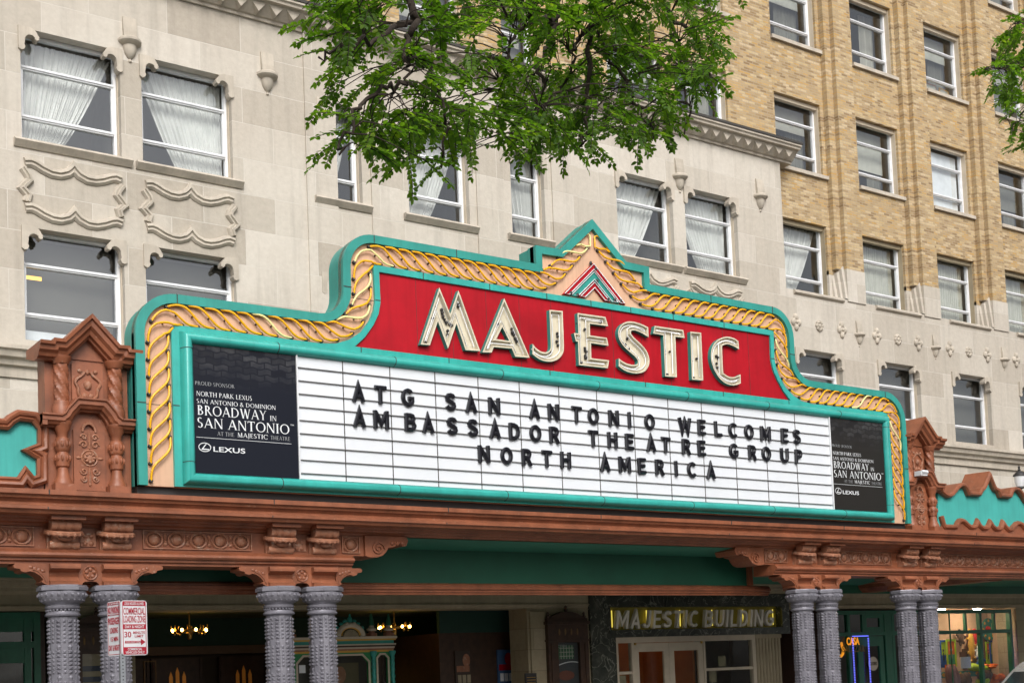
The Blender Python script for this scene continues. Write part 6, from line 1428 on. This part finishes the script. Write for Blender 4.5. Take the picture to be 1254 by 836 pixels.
zone_panel((px0 - .012, cz), radians(8), P(182, 800, YS)[0] - px0 + .02, hh, 'a', [('bar', .90, .985, 'LOCAL HOLDERS ALLOWED'), ('txt', .745, .865, ('COMMERCIAL', .08, .92)), ('txt', .60, .72, ('LOADING ZONE', .08, .92)), ('bar', .475, .565, 'DAY & NIGHT'), ('txt', .33, .43, ('30', .10, .36)), ('txt', .39, .435, ('MINUTE', .44, .90)), ('txt', .325, .37, ('LIMIT', .50, .84)), ('arrow', .18, .30, 'TOW-AWAY ZONE'), ('bar2', .015, .15, ('COMMERCIAL', 'VEHICLES ONLY'))], 'sign panel reading COMMERCIAL LOADING ZONE with a right arrow')
zone_panel((px0 - .02 - .036, cz), radians(-83), .30, hh, 'b', [('bar', .93, .985, 'ZONE'), ('txt', .78, .90, ('NO PARKING', .08, .92)), ('bar', .74, .765, 'A'), ('txt', .58, .70, ('PASSENGER', .08, .92)), ('txt', .42, .52, ('LOADING', .2, .8)), ('txt', .27, .35, ('15 MIN', .25, .8)), ('txt', .10, .20, ('DAY & NIGHT', .1, .9))], 'side panel seen at a slant with red passenger loading text', YS + .298)
# ------------------------------------------------------------------ parked car at the right edge
def car():
    yc, y0 = 11.2, 10.3; z_ = P(1222, 836, 11.5)[1] + .125; x0 = P(1222, 836, 11.5)[0] - (.75 + (z_ - 1.02) / .50 * .55) + .78
    t = thing('parked_car', 'silver car parked at the kerb, only its curved roof edge showing bottom right', 'car', (x0 + 2.2, yc, -.125))
    zr = -.125
    side = [(0, .42), (.02, .72), (.15, .90), (.75, 1.02), (1.30, 1.52), (1.62, 1.68), (2.4, 1.73), (3.1, 1.65), (3.75, 1.12), (4.35, 1.02), (4.5, .85), (4.52, .45), (4.3, .30), (3.95, .28)] + arc(3.6, .32, .34, 0, 180, 8) + [(1.3, .24)] + arc(.95, .32, .34, 0, 180, 8) + [(.3, .28)]
    b = MB(); b.prism([(x0 + x, zr + z) for x, z in chaikin(dedupe(side), 62, 2)], yc - .78, yc + .78)
    # bulge: narrower roof
    for i, v in enumerate(b.v):
        h = v[2] - zr; k = 1.0 if h < .95 else 1.0 - .22 * (h - .95) / .75; b.v[i] = (v[0], yc + (v[1] - yc) * k * 1.12, v[2])
    b.build('body', plain('silver_paint', (.42, .44, .46), .25, .7), t, smooth=30)
    gls = MB(); win = [(.92, 1.05), (1.37, 1.46), (1.66, 1.60), (2.4, 1.65), (3.0, 1.58), (3.55, 1.10), (3.5, 1.05)]
    for s in (-1, 1): gls.add([(x0 + x, yc + s * (.885 - .20 * (z - .95) / .75), zr + z) for x, z in win], [tuple(range(len(win)))])
    gls.add([(x0 + .77, yc - .80, zr + 1.06), (x0 + 1.26, yc - .66, zr + 1.50), (x0 + 1.26, yc + .66, zr + 1.50), (x0 + .77, yc + .80, zr + 1.06)], [(0, 1, 2, 3)])
    gls.build('window_glass', plain('dark_glass', (.015, .02, .022), .05), t, smooth=0)
    for xx in (.95, 3.6):
        for s in (-1, 1):
            w = MB(); w.lathe([(.30, -.1), (.33, -.08), (.33, .08), (.30, .1), (.0, .1)], (x0 + xx, yc + s * .80, zr + .33), 'Y', 22); o = w.build('wheel', 'dark', t, smooth=30)
            w = MB(); w.lathe([(.20, -.112), (.20, .112), (0, .112)], (x0 + xx, yc + s * .80, zr + .33), 'Y', 16); w.build('rim', 'white', o, smooth=30)
    for s in (-1, 1):
        w = MB(); w.box(x0 - .01, x0 + .05, yc + s * .72 - .12, yc + s * .72 + .12, zr + .62, zr + .74); w.build('tail_light', 'red', t, smooth=0)
car()
# ------------------------------------------------------------------ trees over the street
def rnd(a, b_): return random.uniform(a, b_)
def pt(px_, py_, Y): x, z = P(px_, py_, Y); return Vector((x, Y, z))
def inside(p, poly):
    c = False; n = len(poly)
    for i in range(n):
        a, b_ = poly[i], poly[(i + 1) % n]
        if (a[1] > p[1]) != (b_[1] > p[1]) and p[0] < (b_[0] - a[0]) * (p[1] - a[1]) / (b_[1] - a[1]) + a[0]: c = not c
    return c
class Leaves:
    def __init__(s): s.mb = MB()
    def leaf(s, base, d, up, L, W, mi):
        d = d.normalized(); side = d.cross(up); side = side.normalized() if side.length > 1e-4 else d.orthogonal().normalized(); n = side.cross(d)
        p0 = base; p1 = base + d * L * .35 + side * W * .5 + n * W * .12; p2 = base + d * L * .72 + side * W * .40 + n * W * .10; p3 = base + d * L - n * L * .06
        p4 = base + d * L * .72 - side * W * .40 + n * W * .10; p5 = base + d * L * .35 - side * W * .5 + n * W * .12; m_ = base + d * L * .5
        s.mb.cur = mi; s.mb.add([p0, p1, p2, p3, p4, p5, m_], [(0, 1, 6), (1, 2, 6), (2, 3, 6), (3, 4, 6), (4, 5, 6), (5, 0, 6)])
    def spray(s, p, d, n, L, wood=None):
        """a twig with leaflets in two ranks"""
        d = d.normalized(); side = d.cross(Vector((rnd(-.4, .4), rnd(-.4, .4), 1))); side = side.normalized() if side.length > 1e-3 else Vector((1, 0, 0)); up = side.cross(d)
        tl = n * L * .52; q = p.copy(); pts = [p.copy()]; dd = d.copy()
        tone = random.random()
        for i in range(n):
            q = q + dd * (tl / n); dd = (dd + Vector((rnd(-.10, .10), rnd(-.10, .10), -.05))).normalized(); pts.append(q.copy())
            for sd in (-1, 1):
                if random.random() < .08: continue
                ld = (dd * rnd(.35, .8) + side * sd + up * rnd(-.35, .35)); r = random.random() * .5 + tone * .5
                s.leaf(q, ld, up + Vector((rnd(-.4, .4), rnd(-.4, .4), rnd(-.2, .4))), L * rnd(.65, 1.1), L * rnd(.48, .62), 2 if r > .86 else (1 if r < .48 else 0))
        s.leaf(q, dd, up, L, L * .5, 0)
        if wood is not None: wood.tube(pts[::3] + [pts[-1]] if len(pts) > 4 else pts, .0022, 3)
def tree(name, label, regions, feeders, trunk, Ymid, leafL, seed, nsub, group, nleaf):
    random.seed(seed); t = thing(name, label, 'tree', (trunk[0][0], trunk[0][1], 0), group)
    tk = MB(); tk.tube(trunk, .20, 10, False, .12); tk.build('trunk', 'bark', t, smooth=60)
    wood = MB(); lv = Leaves()
    nodes_ = []
    for path, r0 in feeders:
        pts = []
        for a, b_ in zip(path, path[1:]):
            for i in range(6): pts.append(a + (b_ - a) * (i / 6) + Vector((rnd(-.03, .03), rnd(-.04, .04), rnd(-.03, .03))))
        pts.append(path[-1]); wood.tube(pts, r0 * 1.25, 6, False, .006); nodes_ += pts
    for poly, (ya, yb), cnt in regions:
        xs = [p[0] for p in poly]; ys = [p[1] for p in poly]; k = 0; tries = 0
        while k < cnt and tries < cnt * 40:
            tries += 1; q = (rnd(min(xs), max(xs)), rnd(min(ys), max(ys)))
            if not inside(q, poly): continue
            # sub-clumps leave holes between them
            if (sin(q[0] * .058 + seed) + sin(q[1] * .075 + q[0] * .021 + seed * 2) + sin(q[0] * .023 - q[1] * .05)) < rnd(-2.4, -.2): continue
            Y = rnd(ya, yb); p = pt(q[0], q[1], Y); k += 1
            near = min(nodes_, key=lambda n_: (n_ - p).length + max(0, p.z - n_.z) * .6)
            d = (p - near); L = d.length
            st = near if L < 1.1 else p - d.normalized() * 1.1
            mid = (st + p) / 2 + Vector((rnd(-.05, .05), rnd(-.05, .05), .10 * min(L, 1)))
            wood.tube([st, (st + mid) / 2 + Vector((0, 0, .02)), mid, p], .005, 4, False, .002)
            dd = (p - mid).normalized() + Vector((rnd(-.6, .6), rnd(-.6, .6), rnd(-.5, .3)))
            for s_ in range(nsub):
                b_ = mid.lerp(p, rnd(.2, 1)); lv.spray(b_, dd + Vector((rnd(-1, 1), rnd(-1, 1), rnd(-.6, .55))), nleaf + random.randint(-2, 2), leafL, wood)
    wood.build('limbs', 'bark', t, smooth=60); lv.mb.build('crown', ['leafa', 'leafb', 'leafc'], t, smooth=0)
    return t
Y1 = 6.2
mainpoly = [(362, -60), (368, 10), (374, 55), (395, 80), (392, 130), (400, 160), (398, 180), (440, 190), (470, 190), (500, 215), (540, 212), (566, 212), (580, 185), (590, 160), (590, 130), (600, 118), (604, 160), (615, 178), (650, 190), (700, 195), (745, 180), (785, 172), (835, 168), (866, 145), (888, 120), (898, 80), (900, 40), (905, -60)]
hub = Vector((4.9, 5.9, 7.3))
trunk = [Vector((.2, 4.3, 0)), Vector((.25, 4.35, 1.6)), Vector((.35, 4.5, 3.4)), Vector((.9, 4.8, 5.6))]
trunk = [Vector((-.6, 4.6, 0)), Vector((-.55, 4.6, 2.0)), Vector((-.4, 4.7, 4.2)), Vector((.2, 4.9, 6.2))]
T0 = trunk[-1]
def fd(*pp, r=.03): return ([T0, Vector((2.2, 5.4, 7.2)), hub] + [pt(*q) for q in pp], r) if False else ([pt(*q) for q in pp], r)
feeders = [([T0, Vector((2.3, 5.4, 7.2)), hub], .11),
           ([Vector((2.3, 5.4, 7.2)), pt(470, -90, 5.8), pt(508, 20, 5.8), pt(492, 62, 5.75), pt(497, 100, 5.7)], .028),
           ([pt(508, 20, 5.8), pt(470, 40, 5.7), pt(420, 55, 5.6), pt(390, 70, 5.6)], .013),
           ([pt(492, 62, 5.75), pt(530, 80, 5.9), pt(545, 140, 6.0), pt(540, 205, 6.1)], .012),
           ([pt(497, 100, 5.7), pt(460, 110, 5.7), pt(430, 150, 5.6), pt(415, 190, 5.6)], .011),
           ([hub, pt(728, -60, 6.2), pt(728, 20, 6.2), pt(716, 140, 6.2), pt(710, 190, 6.2)], .026),
           ([hub, pt(690, -60, 6.4), pt(684, 20, 6.4), pt(662, 70, 6.4), pt(668, 105, 6.3), pt(640, 170, 6.3)], .022),
           ([pt(728, 45, 6.2), pt(760, 90, 6.2), pt(785, 130, 6.3), pt(800, 170, 6.3)], .012),
           ([hub, pt(790, -50, 6.5), pt(820, 20, 6.5), pt(850, 45, 6.5), pt(868, 90, 6.5), pt(870, 130, 6.5)], .018),
           ([pt(820, 20, 6.5), pt(830, 60, 6.5), pt(840, 110, 6.4), pt(838, 165, 6.4)], .011),
           ([pt(684, 20, 6.4), pt(640, 30, 6.3), pt(620, 70, 6.3), pt(612, 110, 6.3)], .012),
           ([pt(728, 30, 6.2), pt(700, 60, 6.1), pt(690, 110, 6.1), pt(660, 130, 6.0)], .010)]
core = [(600, -80), (600, 60), (620, 150), (680, 180), (780, 165), (850, 130), (885, 60), (895, -80)]
tree('street_tree', 'leafy tree whose drooping branches hang over the marquee from above', [(mainpoly, (5.4, 6.9), 255), (core, (5.8, 7.0), 135), ([(370, -80), (380, 40), (420, 130), (500, 160), (570, 150), (600, 60), (600, -80)], (5.4, 6.3), 30)], feeders, trunk, Y1, .043, 21, 3, 'street trees', 8)
rp = [(1262, -40), (1254, 10), (1225, 45), (1222, 75), (1195, 82), (1190, 90), (1215, 100), (1225, 120), (1238, 150), (1240, 185), (1290, 180), (1300, -40)]
Y2 = 8.2
tr2 = [Vector((14.4, 8.4, 0)), Vector((14.4, 8.4, 2.4)), Vector((14.2, 8.4, 4.6)), Vector((13.9, 8.3, 6.6))]
fe2 = [([tr2[-1], Vector((13.3, 8.25, 6.9)), pt(1290, 60, 8.2), pt(1250, 85, 8.2), pt(1205, 85, 8.2)], .03), ([pt(1290, 60, 8.2), pt(1262, 20, 8.2), pt(1240, 30, 8.2)], .015), ([pt(1290, 60, 8.2), pt(1262, 120, 8.2), pt(1240, 160, 8.2)], .015)]
tree('street_tree', 'smaller leafy branch of a second tree in front of the yellow brick windows', [(rp, (7.8, 8.6), 90)], fe2, tr2, Y2, .06, 5, 3, 'street trees', 5)
# ------------------------------------------------------------------ the other side of the street, behind the camera (seen in the glass)
def far_building(x0, x1, h, col, label, yb=-5.0):
    t = thing('street_building', label, 'building', ((x0 + x1) / 2, yb, 0), 'buildings across the street')
    MB().box(x0, x1, yb - 10, yb, -.1, h).build('wall', plain('facade', col, .85), t, smooth=0)
    mb = MB(); mb.box(x0 - .2, x1 + .2, yb, yb + .35, h - .5, h + .1); mb.build('cornice', plain('facade_trim', tuple(c * 1.1 for c in col), .85), t, smooth=0)
    z = 4.5
    while z < h - 2.5:
        x = x0 + 1.0
        while x < x1 - 1.4:
            MB().box(x, x + 1.2, yb - .001, yb + .04, z, z + 1.8).build('window', plain('w', (.04, .045, .05), .1) if 'farglass' not in M else M['farglass'], t, smooth=0); x += 2.3
        z += 3.3
M['farglass'] = plain('far_window', (.04, .045, .05), .1)
far_building(19, 46, 16, (.34, .29, .23), 'tan masonry building across the street reflected in the upper windows')
far_building(-30, 4, 9, (.30, .27, .24), 'low pale building across the street, left of the camera')
